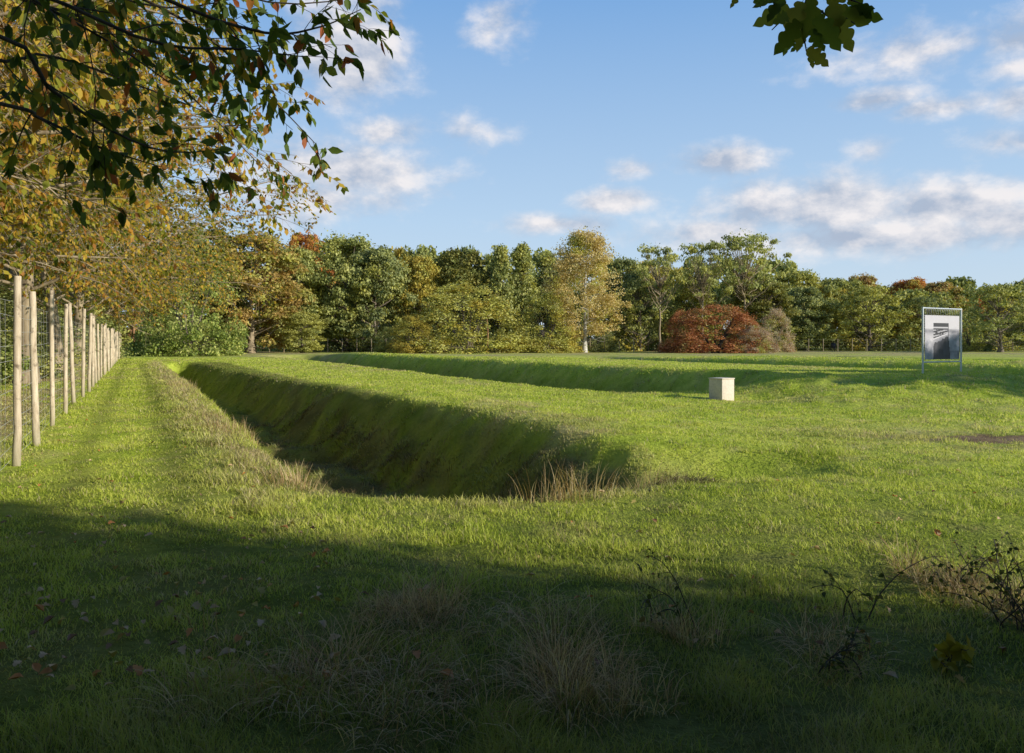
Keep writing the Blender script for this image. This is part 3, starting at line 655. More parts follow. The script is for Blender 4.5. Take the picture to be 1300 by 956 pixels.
# ------------------------------------------------------------------ row of overhanging trees behind the fence
def twiggy_tree(seed, LL=1.0):
    rng = np.random.default_rng(seed); tr, cr = Acc(), Acc()
    S = 10; q = np.linspace(0, 1, S)
    TP = np.stack([np.cumsum(rng.normal(size=S)*.12)*q, np.cumsum(rng.normal(size=S)*.12)*q, q*9.5], 1)[None]
    TR = (np.linspace(.22, .05, S)*(1+.6*np.exp(-q*12)))[None]
    tubes(tr, TP, TR, 9)
    L1, R1 = grow(TP, TR, 36, 8.6*LL, 66, 11, .27, .97, -.22, .13, rng, .36, .2, .45)
    tubes(tr, L1, R1, 6)
    L2, R2 = grow(L1, R1, 10, 3.2, 42, 6, .15, .98, -.35, .12, rng, .5, .25, .5)
    tubes(tr, L2, np.maximum(R2, .006), 4)
    ok = (L2[:, :, 2].min(1) > 2.55) | (np.hypot(L2[:, -1, 0], L2[:, -1, 1]) < 2.0); L2 = L2[ok]; R2 = R2[ok]
    L3, R3 = grow(L2, R2, 6, 1.25, 42, 5, .1, 1, -.45, .15, rng, .6, .3, .4)
    tubes(tr, L3, np.maximum(R3, .004), 3)
    ok = L3[:, :, 2].min(1) > 2.25; L3 = L3[ok]; R3 = R3[ok]
    L4, R4 = grow(L3, R3, 2, .55, 40, 3, .3, 1, -.3, .15, rng, .7, .5, .3)
    tubes(tr, L4, np.maximum(R4, .003), 3)
    P, tg = along(L4, 6, rng, .1, 1); P2, tg2 = along(L3, 5, rng, .2, 1); P = np.r_[P, P2]; tg = np.r_[tg, tg2]
    M = len(P); ax = nrm(tg*.5+rng.normal(size=(M, 3))*.45+[0, 0, -.75]); nn = nrm(rng.normal(size=(M, 3)))
    s = rng.uniform(.055, .105, M); rn = np.clip(rng.beta(1.15, 1.15, M)*.95+.6*(fbm(P[:, 0]*.6+9, P[:, 2]*.6, seed)-.5), 0, 1)
    leaves(cr, P, ax, nn, s*1.45, s*.85, RHOMB, rn)
    return tr.mesh('trunk', [BARK_L]), cr.mesh('crown', [LM['hang']])
TW = [twiggy_tree(3), twiggy_tree(8)]
ROW = [(9.0, -6.2, .95, .95, 'nearest overhanging hornbeam on the far side of the post fence'), (14.0, -5.4, 1.0, 1.0, 'second overhanging hornbeam behind the first fence posts'),
       (19.5, -5.0, 1.05, 1.1, 'third overhanging hornbeam along the post fence, yellowing'), (26, -4.6, 1.1, 1.2, 'overhanging tree midway along the fence with orange-yellow leaves'),
       (34, -3.6, 1.15, 1.35, 'yellowing overhanging tree past the middle of the fence'), (44, -3.4, 1.15, 1.4, 'overhanging tree three quarters along the fence'),
       (56, -3.2, 1.2, 1.45, 'second last tree of the yellowing row behind the fence'), (70, -3.0, 1.15, 1.45, 'last tree of the yellowing row behind the fence')]
for i, (v, u, s1, s2, lb) in enumerate(ROW):
    p = uv(u, v); tm, cm = TW[i % 2]
    e = empty('overhanging_tree', (p[0], p[1], 0), lb, 'tree', 'row of overhanging trees behind the fence', rz=[3.6, 2.9, 5.3, 1.7, 4.1, .5, 2.2, 5.9][i], scale=(s2, s2, s1))
    obj('trunk', tm, e); obj('crown', cm, e)
# hedge shrubs behind the row
HED = [(9, -7.4, 2.6, 3.2), (13.5, -7.8, 2.8, 3.6), (18.5, -7.6, 2.9, 3.4), (24, -7.4, 3.2, 4.4), (30, -7.2, 3.3, 4.6), (38, -7, 3.8, 5.2), (47, -7, 4.2, 6), (58, -6.5, 4.5, 6.5), (70, -6.5, 5, 7.5), (82, -6, 5, 8)]
HL = ['first', 'second', 'third', 'fourth', 'fifth', 'sixth', 'seventh', 'eighth', 'ninth', 'tenth']
for i, (v, u, rad, h) in enumerate(HED):
    p = uv(u, v); tm, cm = proto('bush', i % 2)
    e = empty('hedge_shrub', (p[0], p[1], 0), 'dark green hedge shrub behind the fence, %s from the near end' % HL[i], 'shrub', 'hedge shrubs behind the fence', rz=i*1.3, scale=(rad/4.9, rad/4.9, h/10))
    obj('trunk', tm, e); o = obj('crown', cm, e); o.material_slots[0].link = 'OBJECT'; o.material_slots[0].material = LM[['mid', 'bright', 'dark'][i % 3]]

# ------------------------------------------------------------------ near cherry with big hanging leaves
def near_cherry():
    rng = np.random.default_rng(31); tr, cr = Acc(), Acc()
    base = np.array([-5.1, 2.2, 0.]); S = 8; q = np.linspace(0, 1, S)
    TP = (base+np.stack([q*.5, q*.1, q*7.0], 1))[None]; tubes(tr, TP, np.linspace(.2, .07, S)[None], 10)
    G = [([(-40, -40, 3.9), (190, 52, 4.2), (300, 62, 4.5), (385, 72, 4.7)], 3.6), ([(120, -40, 4.2), (320, 38, 4.6), (400, 36, 4.8), (458, 12, 5.0)], 4.2),
         ([(-60, 20, 3.8), (60, 110, 4.1), (140, 165, 4.4), (215, 193, 4.7), (290, 188, 5.0)], 3.3), ([(-50, 120, 3.9), (50, 150, 4.3), (130, 188, 4.6), (205, 212, 5)], 2.9),
         ([(60, -60, 5), (240, 30, 5.3), (330, 110, 5.7), (400, 182, 6.0)], 4.4), ([(-50, -30, 4.5), (120, 30, 5.2), (240, 120, 5.8), (335, 215, 6.2)], 3.9),
         ([(0, -90, 5), (200, -40, 5.4), (350, 4, 5.6), (470, -6, 5.8)], 4.9), ([(-80, 60, 4.4), (60, 70, 4.9), (180, 110, 5.4), (280, 150, 5.8)], 3.4), ([(-80, -60, 4.2), (60, 10, 4.4), (150, 60, 4.7), (215, 105, 5)], 3.9),
         ([(-80, -90, 4.6), (100, -20, 4.9), (220, 10, 5.2), (330, -10, 5.6)], 4.4)]
    GP = []
    for pts, z0 in G:
        w_ = [base+np.array([.3, .1, z0])]+[at(*p) for p in pts]
        w_ = np.array(w_); t = np.linspace(0, len(w_)-1, 16)
        # Catmull-Rom
        out = []
        for tt in t:
            i = min(int(tt), len(w_)-2); f = tt-i
            p0_, p1_, p2_, p3_ = w_[max(i-1, 0)], w_[i], w_[i+1], w_[min(i+2, len(w_)-1)]
            out.append(.5*((2*p1_)+(-p0_+p2_)*f+(2*p0_-5*p1_+4*p2_-p3_)*f*f+(-p0_+3*p1_-3*p2_+p3_)*f**3))
        GP.append(out)
    GP = np.array(GP); GR_ = np.linspace(.014, .003, 16)[None]*np.ones((len(GP), 1))
    tubes(tr, GP, GR_, 6)
    L2, R2 = grow(GP, GR_, 11, .60, 55, 6, .28, 1, -.05, .10, rng, .5, .4, .45); tubes(tr, L2, np.maximum(R2, .002), 4)
    L3, R3 = grow(L2, R2, 2, .24, 45, 4, .3, 1, -.3, .12, rng, .6, .5, .3); tubes(tr, L3, np.maximum(R3, .0015), 3)
    P, tg = along(L2, 4, rng, .2, 1); P2, tg2 = along(L3, 3, rng, .2, 1); P3, tg3 = along(GP, 10, rng, .5, 1)
    P = np.r_[P, P2, P3]; tg = np.r_[tg, tg2, tg3]; M = len(P)
    ax = nrm(tg*.5+rng.normal(size=(M, 3))*.4+[0, 0, -.7]); nn = nrm(rng.normal(size=(M, 3))*[1, 1, .4])
    s = rng.uniform(.075, .115, M); rn = np.clip(rng.random(M)**1.0+.18*np.clip((P[:, 0]+2.6)*.6, -.5, .7), 0, 1)
    leaves(cr, P+rng.normal(size=(M, 3))*.008, ax, nn, s, s*.56, LANCE, rn)
    e = empty('cherry_tree', (0, 0, 0), 'dark cherry boughs with long drooping leaves hanging into the top left', 'tree')
    obj('trunk', tr.mesh('trunk', [BARK_D]), e); obj('crown', cr.mesh('crown', [LM['cherry']]), e)
near_cherry()

# ------------------------------------------------------------------ oak behind the camera, one spray hanging in at the top
def near_oak():
    rng = np.random.default_rng(41); tr, cr = Acc(), Acc()
    base = np.array([3.6, -3.5, 0.]); S = 9; q = np.linspace(0, 1, S)
    tubes(tr, (base+np.stack([q*.3, q*.4, q*8], 1))[None], (np.linspace(.42, .12, S)*(1+.6*np.exp(-q*12)))[None], 12)
    w_ = np.array([base+[.2, .2, 5.2], [2.6, .2, 4.6], [1.7, 1.6, 3.4], at(1150, -160, 2.35), at(1040, -40, 2.3), at(1015, 30, 2.3)])
    t = np.linspace(0, 5, 14); P = np.stack([np.interp(t, np.arange(6), w_[:, k]) for k in range(3)], 1)
    tubes(tr, P[None], np.linspace(.05, .004, 14)[None], 6)
    tw = []
    for pts in ([(1040, -40), (1000, -10), (960, -14), (925, -10)], [(1030, 5), (1050, 20), (1072, 22), (1085, 30)], [(1018, 30), (1018, 45), (1022, 55), (1024, 66)], [(1020, 10), (1000, 20), (988, 30), (980, 38)], [(1040, -30), (1062, -8), (1080, 0), (1092, 4)]):
        tw.append([at(x, y, 2.3+rng.uniform(-.05, .05)) for x, y in pts])
    tw = np.array(tw); tubes(tr, tw, np.linspace(.0035, .0016, 4)[None]*np.ones((len(tw), 1)), 5)
    LV = [(1015, 25, 235, 88), (1005, 10, 200, 85), (1018, 30, 265, 60), (1035, 20, 300, 92), (1050, 15, 330, 95), (1060, 20, 290, 88), (1045, 0, 10, 95), (1070, 15, 345, 88), (1062, -5, 20, 85), (1000, 20, 215, 55),
          (1012, 42, 238, 55), (1024, 60, 322, 62), (1024, 62, 285, 48), (1020, 50, 225, 38), (990, 0, 190, 55), (985, 5, 160, 50), (958, -12, 285, 40), (938, -14, 250, 42), (930, -14, 200, 38), (1030, -5, 270, 90), (1020, 0, 250, 88),
          (1055, -5, 280, 90), (1075, 0, 320, 70), (1080, 10, 355, 52), (1040, 12, 255, 75), (1000, -5, 230, 70), (1085, 5, 300, 45), (1030, 35, 310, 60)]
    k = 1/F*2.3
    C = np.array([at(x, y, 2.3+rng.uniform(-.12, .12)) for x, y, a, l in LV]); an = np.radians([l[2] for l in LV]); ln = np.array([l[3] for l in LV])*k*.60
    D = np.stack([np.cos(an), rng.normal(size=len(LV))*.35, np.sin(an)], 1); Nn = np.stack([rng.normal(size=len(LV))*.45, -np.ones(len(LV)), rng.normal(size=len(LV))*.45], 1)
    leaves(cr, C, D, Nn, ln, ln*.62, OAK, .35+.65*rng.random(len(LV)))
    e = empty('oak_tree', (0, 0, 0), 'oak spray with dark lobed leaves hanging in at the top right', 'tree')
    # crown above and behind the camera
    nc = 210; ph = rng.uniform(0, 6.28, nc); rd = 5.2*np.sqrt(rng.random(nc)); Cc = np.stack([base[0]-.6+rd*np.cos(ph), base[1]-.2+rd*np.sin(ph), rng.uniform(4.6, 9.5, nc)], 1)
    Cc = Cc[Cc[:, 2] > 2.6+.62*Cc[:, 1]]; nc = len(Cc)
    L = np.array([[base+[.25, .35, rng.uniform(3.5, 7)]]*1 for _ in range(nc)])[:, 0]
    qq = np.linspace(0, 1, 6)[None, :, None]; LP = L[:, None]*(1-qq)+Cc[:, None]*qq+rng.normal(size=(nc, 6, 3))*.08; tubes(tr, LP, np.linspace(.07, .012, 6)[None]*np.ones((nc, 1)), 5)
    idx = np.repeat(np.arange(nc), 95); M = len(idx); Pp = Cc[idx]+rng.normal(size=(M, 3))*[.55, .5, .35]; s = rng.uniform(.10, .17, M)
    leaves(cr, Pp, nrm(rng.normal(size=(M, 3))), nrm(rng.normal(size=(M, 3))+[0, 0, .6]), s*1.3, s, RHOMB, rng.random(M))
    obj('trunk', tr.mesh('trunk', [BARK_D]), e); obj('crown', cr.mesh('crown', [LM['oak']]), e)
near_oak()

# ------------------------------------------------------------------ fence
def hz1(x, y): return float(height(np.array([float(x)]), np.array([float(y)]))[0])
POST, ntp, outp = new_mat('peeled_chestnut_post')
tc = N(ntp, 'ShaderNodeTexCoord'); mp = N(ntp, 'ShaderNodeMapping'); ntp.links.new(tc.outputs['Object'], mp.inputs[0]); mp.inputs['Scale'].default_value = (1, 1, .12)
na = noise(ntp, 26, 5, mp.outputs[0], .7); nb_ = noise(ntp, 7, 4, tc.outputs['Object'], .6)
c = ramp(ntp, na, [(.3, (.34, .26, .17)), (.5, (.64, .53, .38)), (.75, (.80, .70, .54))])
mrp = N(ntp, 'ShaderNodeMapRange'); ntp.links.new(nb_, mrp.inputs[0]); mrp.inputs[1].default_value = .56; mrp.inputs[2].default_value = .68; mrp.inputs[4].default_value = .75
c = mixc(ntp, mrp.outputs[0], c, (.13, .09, .055))
oi = N(ntp, 'ShaderNodeObjectInfo'); c = mixc(ntp, math_(ntp, 'MULTIPLY', oi.outputs['Random'], .3), c, mixc(ntp, 1.0, c, (.62, .60, .55), 'MULTIPLY'))
sz_ = N(ntp, 'ShaderNodeSeparateXYZ'); ntp.links.new(tc.outputs['Object'], sz_.inputs[0]); mb = N(ntp, 'ShaderNodeMapRange'); ntp.links.new(sz_.outputs[2], mb.inputs[0]); mb.inputs[1].default_value = .45; mb.inputs[2].default_value = .02; mb.inputs[4].default_value = .6
c = mixc(ntp, mb.outputs[0], c, (.20, .19, .09))
d = N(ntp, 'ShaderNodeBsdfPrincipled'); ntp.links.new(c, d.inputs['Base Color']); d.inputs['Roughness'].default_value = .8
b = N(ntp, 'ShaderNodeBump'); b.inputs['Strength'].default_value = .5; b.inputs['Distance'].default_value = .01; ntp.links.new(na, b.inputs['Height']); ntp.links.new(b.outputs[0], d.inputs['Normal'])
ntp.links.new(d.outputs[0], outp.inputs[0])
WIRE = plain('galvanised_wire', (.62, .62, .58), .45, .3)
STEEL = plain('galvanised_steel', (.62, .66, .68), .4, .5, .08)

def post_mesh(seed, h, r=.044):
    rng = np.random.default_rng(seed); a = Acc(); S = 12; q = np.linspace(-.12, 1, S)
    P = np.stack([np.cumsum(rng.normal(size=S))*.004, np.cumsum(rng.normal(size=S))*.004, q*h], 1); P[:, :2] -= P[1, :2]
    rr_ = r*(1.08-.14*np.clip(q, 0, 1))*(1+rng.normal(size=S)*.025)
    tubes(a, P[None], rr_[None], 12)
    # top cap with a slight chamfer
    n0 = a.n-12; top = a.V[-1][-12:]; c_ = top.mean(0)
    in_ = c_+(top-c_)*.86+[0, 0, .008]
    base_i = a.n; a.add(in_, [[(k+1) % 12-12, k-12, 12+k-12, 12+(k+1) % 12-12] for k in range(12)] and np.array([[-12+k, -12+(k+1) % 12, (k+1) % 12, k] for k in range(12)]), 4)
    a.add(np.zeros((0, 3)), np.array([[k-12 for k in range(12)]]), 12)
    return a.mesh('post', [POST], True)
def near_fence():
    fe = empty('post_and_wire_fence', (0, 0, 0), 'tall fence of peeled round wooden posts and wire mesh along the left', 'fence')
    vs = [5.6, 8.4, 11.35, 13.3, 16.0, 18.9, 21.6, 24.6, 27.2]
    while vs[-1] < 84: vs.append(vs[-1]+2.7)
    rng = np.random.default_rng(5); ms = [post_mesh(k, 2.3) for k in range(6)]
    tops = []; bases = []
    for i, v in enumerate(vs):
        p = uv(-1.294, v)+rng.normal(size=2)*.02; z = hz1(*p)
        o = obj('post', ms[i % 6], fe, (p[0], p[1], z)); s = rng.uniform(.96, 1.06); w_ = rng.uniform(.85, 1.15); o.scale = (w_, w_, s)
        o.rotation_euler = (rng.normal()*.018, rng.normal()*.02, rng.uniform(0, 6.28)); bases.append([p[0], p[1], z])
    bases = np.array(bases); a = Acc(); off = -B*.055
    hs = [.08, .24, .40, .56, .74, .92, 1.10, 1.28, 1.46, 1.64, 1.82, 2.0]
    for k, h in enumerate(hs):
        segs = []
        for i in range(len(bases)-1):
            q = np.linspace(0, 1, 5)[:, None]; P = bases[i]*(1-q)+bases[i+1]*q; P = P+[off[0], off[1], h]; P[1:4, 2] += rng.normal(size=3)*.006-.008; segs.append(P)
        tubes(a, np.array(segs), np.full((len(segs), 5), .0024), 4)
    st = []
    for i in range(len(bases)-1):
        for q in np.arange(.1, 1, .15 if i < 12 else .3):
            P = bases[i]*(1-q)+bases[i+1]*q; x = np.array([P[0]+off[0], P[1]+off[1]])
            zz = np.linspace(.08, 2.0, 4); st.append(np.stack([x[0]+rng.normal(size=4)*.006, x[1]+rng.normal(size=4)*.006, P[2]+zz], 1))
    tubes(a, np.array(st), np.full((len(st), 4), .0014), 3)
    obj('wire_mesh', a.mesh('wire_mesh', [WIRE]), fe)
near_fence()
def far_fence():
    fe = empty('wire_fence', (0, 0, 0), 'thin wire fence with slim posts along the foot of the far wood', 'fence')
    a = Acc(); S = 4; tubes(a, np.stack([np.zeros(S), np.zeros(S), np.linspace(-.1, 2.1, S)], 1)[None], np.full((1, S), .07), 6); pm = a.mesh('post', [BARK_L])
    for i in range(60):
        px = 268+i*18.5; d = 119 if px < 820 else 133
        x = (px-CX)/F*d; obj('post', pm, fe, (x, d, hz1(x, d)))
    w_ = []
    for h in (.5, 1.0, 1.5, 1.95):
        for (xa, xb, d) in ((268, 815, 118.9), (820, 1360, 132.9)):
            q = np.linspace(0, 1, 5); w_.append(np.stack([(xa-CX)/F*d+q*(xb-xa)/F*d, np.full(5, d), np.full(5, h)], 1))
    a = Acc(); tubes(a, np.array(w_), np.full((len(w_), 5), .003), 3); obj('wire', a.mesh('wire', [WIRE]), fe)
far_fence()

# ------------------------------------------------------------------ picture board
def picture_board():
    pl = ground_at(1171, 474.5)*1.0; d0 = 38.0; xl = (1171.5-CX)/F*d0; d1_ = 39.7; xr = (1220-CX)/F*d1_
    L = np.array([xl, d0]); Rr = np.array([xr, d1_]); W = float(np.hypot(*(Rr-L))); rz = math.atan2(*(Rr-L)[::-1])
    zl, zr = hz1(*L), hz1(*Rr); z0 = min(zl, zr)
    top = CAMZ+(HZ-391)/F*d0-z0
    e = empty('picture_board', (L[0], L[1], z0), 'steel-framed board with a grey historic camp photograph laced into it', 'information board', rz=rz)
    r = .045
    def tube(name, p, q, rr=r, mat=STEEL):
        a = Acc(); t = np.linspace(0, 1, 3)[:, None]; tubes(a, (np.array(p)*(1-t)+np.array(q)*t)[None], np.full((1, 3), rr), 10)
        ends = []
        return obj(name, a.mesh(name, [mat], True), e)
    tube('frame_post', (0, 0, -.3), (0, 0, top+r)); tube('frame_post', (W, 0, -.3), (W, 0, top+r))
    bot = CAMZ+(HZ-460)/F*d0-z0
    tube('top_rail', (r*.5, 0, top), (W-r*.5, 0, top), .04); tube('bottom_rail', (r*.5, 0, bot), (W-r*.5, 0, bot), .035)
    # picture: a grid painted face by face
    pz0, pz1 = bot+.13, top-.33; px0, px1 = .17, W-.17
    nx, ny = 72, 92
    X, Y = np.meshgrid((np.arange(nx)+.5)/nx, (np.arange(ny)+.5)/ny)        # Y from top
    nse = lambda s, k, m=1: fbm(X*s, Y*s*m, k, 4)
    v = .80-.05*nse(5, 1)
    v = np.where(Y > .30, .62+.22*nse(7, 2)-.16*np.exp(-((Y-.36)/.05)**2), v)
    v = np.where((Y > .52) & (X < .25), .66+.3*(nse(9, 4)-.4), v)
    v = np.where((Y > .40) & (X > .68), .62+.35*(nse(8, 6)-.35)-.12*(Y > .8), v)
    ix0, ix1 = .23, .68+.05*np.clip((Y-.5)/.5, 0, 1)
    ins = (X > ix0) & (X < ix1) & (Y > .17)
    g = .50+.2*nse(10, 9)
    g = np.where(Y < .26, .13+.12*nse(20, 11), g); g = np.where((Y > .26) & (Y < .295), .72, g)
    g = np.where((Y >= .295) & (Y < .33), .22, g)
    diag = Y-(.53-(X-.23)*.30)
    g = np.where((Y >= .33) & (diag < 0), .18+.5*(np.sin((Y+(X-.23)*.22)*95) > .15)*(nse(16, 13, .6) > .35), g)
    g = np.where((diag >= 0) & (diag < .028+.02*nse(12, 3)), .80, g)
    edge = .055+.20*(1-(X-.23)/.45)*nse(9, 21)+.05*np.sin(X*60)*.3
    g = np.where((diag >= .028) & (diag < edge), .55+.12*nse(18, 8), g)
    g = np.where(diag >= np.maximum(edge, .05), .20+.16*nse(14, 15, .35)+.05*np.sin(X*150+Y*6), g)
    g = np.where(np.abs(X-ix1) < .02, .16, g)
    v = np.where(ins, g, v); v = np.clip(v, .05, .9)
    gx = px0+(px1-px0)*np.arange(nx+1)/nx; gz = pz1+(pz0-pz1)*np.arange(ny+1)/ny
    VX, VZ = np.meshgrid(gx, gz); Vv = np.stack([VX, np.zeros_like(VX)-.012, VZ], -1).reshape(-1, 3)
    i = np.arange(ny)[:, None]*(nx+1); j = np.arange(nx)[None]; Fq = np.stack([i+j, i+nx+1+j, i+nx+2+j, i+j+1], -1).reshape(-1, 4)
    pm, n_, o_ = new_mat('printed_picture')
    c_ = ramp(n_, attr(n_, 'rnd'), [(0, (0, 0, .003)), (.25, (.02, .02, .03)), (.5, (.12, .12, .15)), (.8, (.60, .58, .62)), (1, (.9, .86, .86))])
    dd = N(n_, 'ShaderNodeBsdfPrincipled'); n_.links.new(c_, dd.inputs['Base Color']); dd.inputs['Roughness'].default_value = .5; n_.links.new(dd.outputs[0], o_.inputs[0])
    obj('printed_sheet', mesh('printed_sheet', Vv, Fq, 4, {'rnd': v.ravel()}, None, False, [pm]), e)
    a = Acc(); box(a, ((px0+px1)/2, 0, (pz0+pz1)/2), (px1-px0, .02, pz1-pz0)); obj('backing_sheet', a.mesh('backing_sheet', [plain('backing', (.5, .5, .5))]), e)
    # lacing
    a = Acc(); lw = []
    n = 20
    for zt, ze in ((top, pz1-.02), (bot, pz0+.02)):
        k = np.arange(n); xs = px0+.03+(px1-px0-.06)*k/(n-1)
        for s in (0, 1):
            for x in xs:
                lw.append([[x+(.05 if s else 0)*(x < px1-.1), -.05, zt+.01], [x+.02, -.03, (zt*2+ze)/3], [x+.01, -.02, ze]])
    tubes(a, np.array(lw), np.full((len(lw), 3), .006), 4)
    for x_, xe in ((0, px0+.02), (W, px1-.02)):
        ls = []
        for k in range(26):
            z = pz0+.05+(pz1-pz0-.1)*k/25; ls.append([[x_, -.05, z], [(x_+xe)/2, -.03, z+.02], [xe, -.02, z+.03]])
        tubes(a, np.array(ls), np.full((len(ls), 3), .004), 4)
    obj('lacing', a.mesh('lacing', [plain('white_cord', (.72, .72, .68))]), e)
picture_board()

# ------------------------------------------------------------------ marker block
def marker():
    d = 21.6; x = (916-CX)/F*d; s = .47; h = .56
    z = min(hz1(x+a, d+b) for a in (-.3, 0, .3) for b in (-.3, 0, .3))-.03
    z = CAMZ+(HZ-506)/F*d-.03
    z = min(z, hz1(x, d)+.0)
    e = empty('marker_block', (x, d, z), 'pale stone marker block with a thin cap slab in the grass', 'marker block', rz=R(33))
    st = plain('pale_concrete', (.70, .62, .51), .8, 0, .12, 18)
    a = Acc(); box(a, (0, 0, h/2-.1), (s, s, h+.2)); o = obj('body', a.mesh('body', [st]), e)
    b = o.modifiers.new('bevel', 'BEVEL'); b.width = .008; b.segments = 2
    top = CAMZ+(HZ-480)/F*d-z
    a = Acc(); box(a, (0, 0, h+.002+.016), (s+.025, s+.025, .03)); o = obj('cap', a.mesh('cap', [st]), e)
    b = o.modifiers.new('bevel', 'BEVEL'); b.width = .006; b.segments = 2
marker()
# small dark box by the far trees
a = Acc(); d = 128; x = (1058-CX)/F*d
box(a, (x, d, .95), (.62, .5, .75)); box(a, (x, d, 1.36), (.7, .58, .06)); box(a, (x-.22, d, .28), (.08, .08, .58)); box(a, (x+.22, d, .28), (.08, .08, .58))
tag(obj('litter_bin', a.mesh('litter_bin', [plain('dark_paint', (.02, .02, .025))])), 'small dark box on legs before the far trees left of the board', 'bin')

# ------------------------------------------------------------------ tussocks and foreground plants
DRY = leaf_mat('dry_grass', [(0, (.24, .15, .07)), (.5, (.62, .45, .24)), (1, (.84, .70, .42))], None, trans=.45)
GREENB = leaf_mat('green_stem_grass', [(0, (.04, .07, .01)), (.5, (.09, .14, .02)), (1, (.2, .22, .05))], None, trans=.3)
def blades(acc, rng, c, n, spread, L, W, lean, droop, zf=None):
    ph = rng.uniform(0, 6.28, n); r = spread*np.sqrt(rng.random(n)); x = c[0]+r*np.cos(ph); y = c[1]+r*np.sin(ph)
    z = height(x, y)-.01
    az = ph+rng.normal(0, .7, n); ln = L*rng.uniform(.4, 1.15, n); S = 6
    d = nrm(np.stack([np.cos(az)*lean*rng.random(n), np.sin(az)*lean*rng.random(n), np.ones(n)], 1))
    P = np.empty((n, S, 3)); P[:, 0] = np.stack([x, y, z], 1); h = np.stack([np.cos(az), np.sin(az), -np.ones(n)*.8], 1)
    dr = droop*rng.uniform(.2, 1.2, n)[:, None]
    for k in range(1, S):
        d = nrm(d+h*dr/S*k*.5); P[:, k] = P[:, k-1]+d*(ln/(S-1))[:, None]
    side = np.stack([-np.sin(az), np.cos(az), rng.normal(size=n)*.3], 1)*W/2
    tp = np.array([1, .9, .75, .6, .4, .15])[None, :, None]
    V = np.stack([P-side[:, None]*tp, P+side[:, None]*tp], 2)
    i = np.arange(n)[:, None]*S*2; k = np.arange(S-1)[None]*2
    Fq = np.stack([i+k, i+k+1, i+k+3, i+k+2], -1)
    acc.add(V.reshape(-1, 3), Fq.reshape(-1, 4), 4, np.repeat(rng.random(n), S-1))
TU = [((520, 778), 900, .30, .40, .0026, 1.0, 1.2, 'bushy pale dry grass tussock in the shade, centre of the foreground'),
      ((405, 870), 900, .36, .42, .0028, 1.1, 1.5, 'wide drooping dry grass tussock nearest the bottom left of centre'),
      ((640, 790), 420, .34, .36, .0026, 1.6, 2.0, 'arched tussock of combed-over straw between the bushy tussock and the upright one'),
      ((745, 880), 700, .22, .50, .0028, .7, .9, 'tall upright straw tussock at the bottom right of centre'),
      ((560, 885), 420, .40, .34, .0028, 1.2, 1.4, 'low straggly tussock at the bottom between the two drooping ones'),
      ((868, 820), 260, .16, .42, .0024, .5, .6, 'slim upright tussock around the thin dark stems right of centre'),
      ((1060, 830), 320, .24, .34, .0026, 1.0, 1.3, 'grassy tussock at the foot of the tall bramble stem'),
      ((1195, 740), 420, .22, .34, .0030, .9, 1.0, 'sunlit-topped dry tussock at the right by the brambles'),
      ((1275, 770), 520, .30, .40, .0030, 1.0, 1.1, 'thick dry tussock at the right edge under the bramble'),
      ((300, 810), 160, .25, .28, .0024, 1.2, 1.5, 'sparse tussock with long thin bents left of the drooping one')]
for i, ((px, py), n, sp, L, W, le, dr, lb) in enumerate(TU):
    c_ = ground_at(px, py); a = Acc(); rg = np.random.default_rng(200+i)
    nb2 = n*2; sub = rg.normal(size=(9, 2))*sp*.55
    for q_ in sub: blades(a, rg, c_+q_, nb2//16, sp*.55, L*rg.uniform(.35, .92), W*1.35, le*rg.uniform(.7, 1.7), dr*rg.uniform(.8, 2.6))
    tag(obj('grass_tussock', a.mesh('grass_tussock', [DRY])), lb, 'grass tussock', 'dry grass tussocks in the foreground')
# tall dry stalks in and at the ditch
ST = [((628, 612), 34, .18, .85, 'tall straw stalks on the shaded ditch wall'), ((815, 603), 50, .28, .42, 'straw tuft at the right corner of the ditch end'), ((735, 628), 26, .35, .42, 'scattered seed stalks at the near ditch lip'),
      ((380, 617), 60, .35, .28, 'fringe of pale straw at the left ditch lip'), ((690, 632), 22, .3, .4, 'thin seed heads at the near end of the ditch'), ((232, 495), 60, .5, .4, 'straw fringe far along the left ditch lip'), ((305, 552), 60, .5, .3, 'straw fringe midway along the left ditch lip')]
for i, ((px, py), n, sp, L, lb) in enumerate(ST):
    c_ = ground_at(px, py); a = Acc(); rg = np.random.default_rng(300+i)
    blades(a, rg, c_, n*3, sp, L, .008, .5, .5)
    tag(obj('straw_stalks', a.mesh('straw_stalks', [DRY])), lb, 'dry stalks', 'dry stalks along the ditch')
# brown weeds covering the shaded wall near the ditch end: nobody could count it
a = Acc(); rg = np.random.default_rng(7)
for k in range(380):
    v_ = 7.2+22*rg.random()**2.2; u_ = rg.uniform(3.3, 6.2-.042*max(0, v_-9)); blades(a, rg, uv(min(u_, 5.6-.042*max(0, v_-9)), v_), 55, .34, rg.uniform(.12, .24), .006+.0003*v_, 1.4, 1.3)
tag(obj('ditch_weeds', a.mesh('ditch_weeds', [leaf_mat('brown_weeds', [(0, (.07, .05, .025)), (.6, (.20, .15, .07)), (1, (.42, .34, .18))], G_MID, 1.2, trans=.3)])), 'matted brown weeds on the shaded wall at the ditch end', 'weeds', kind='stuff')

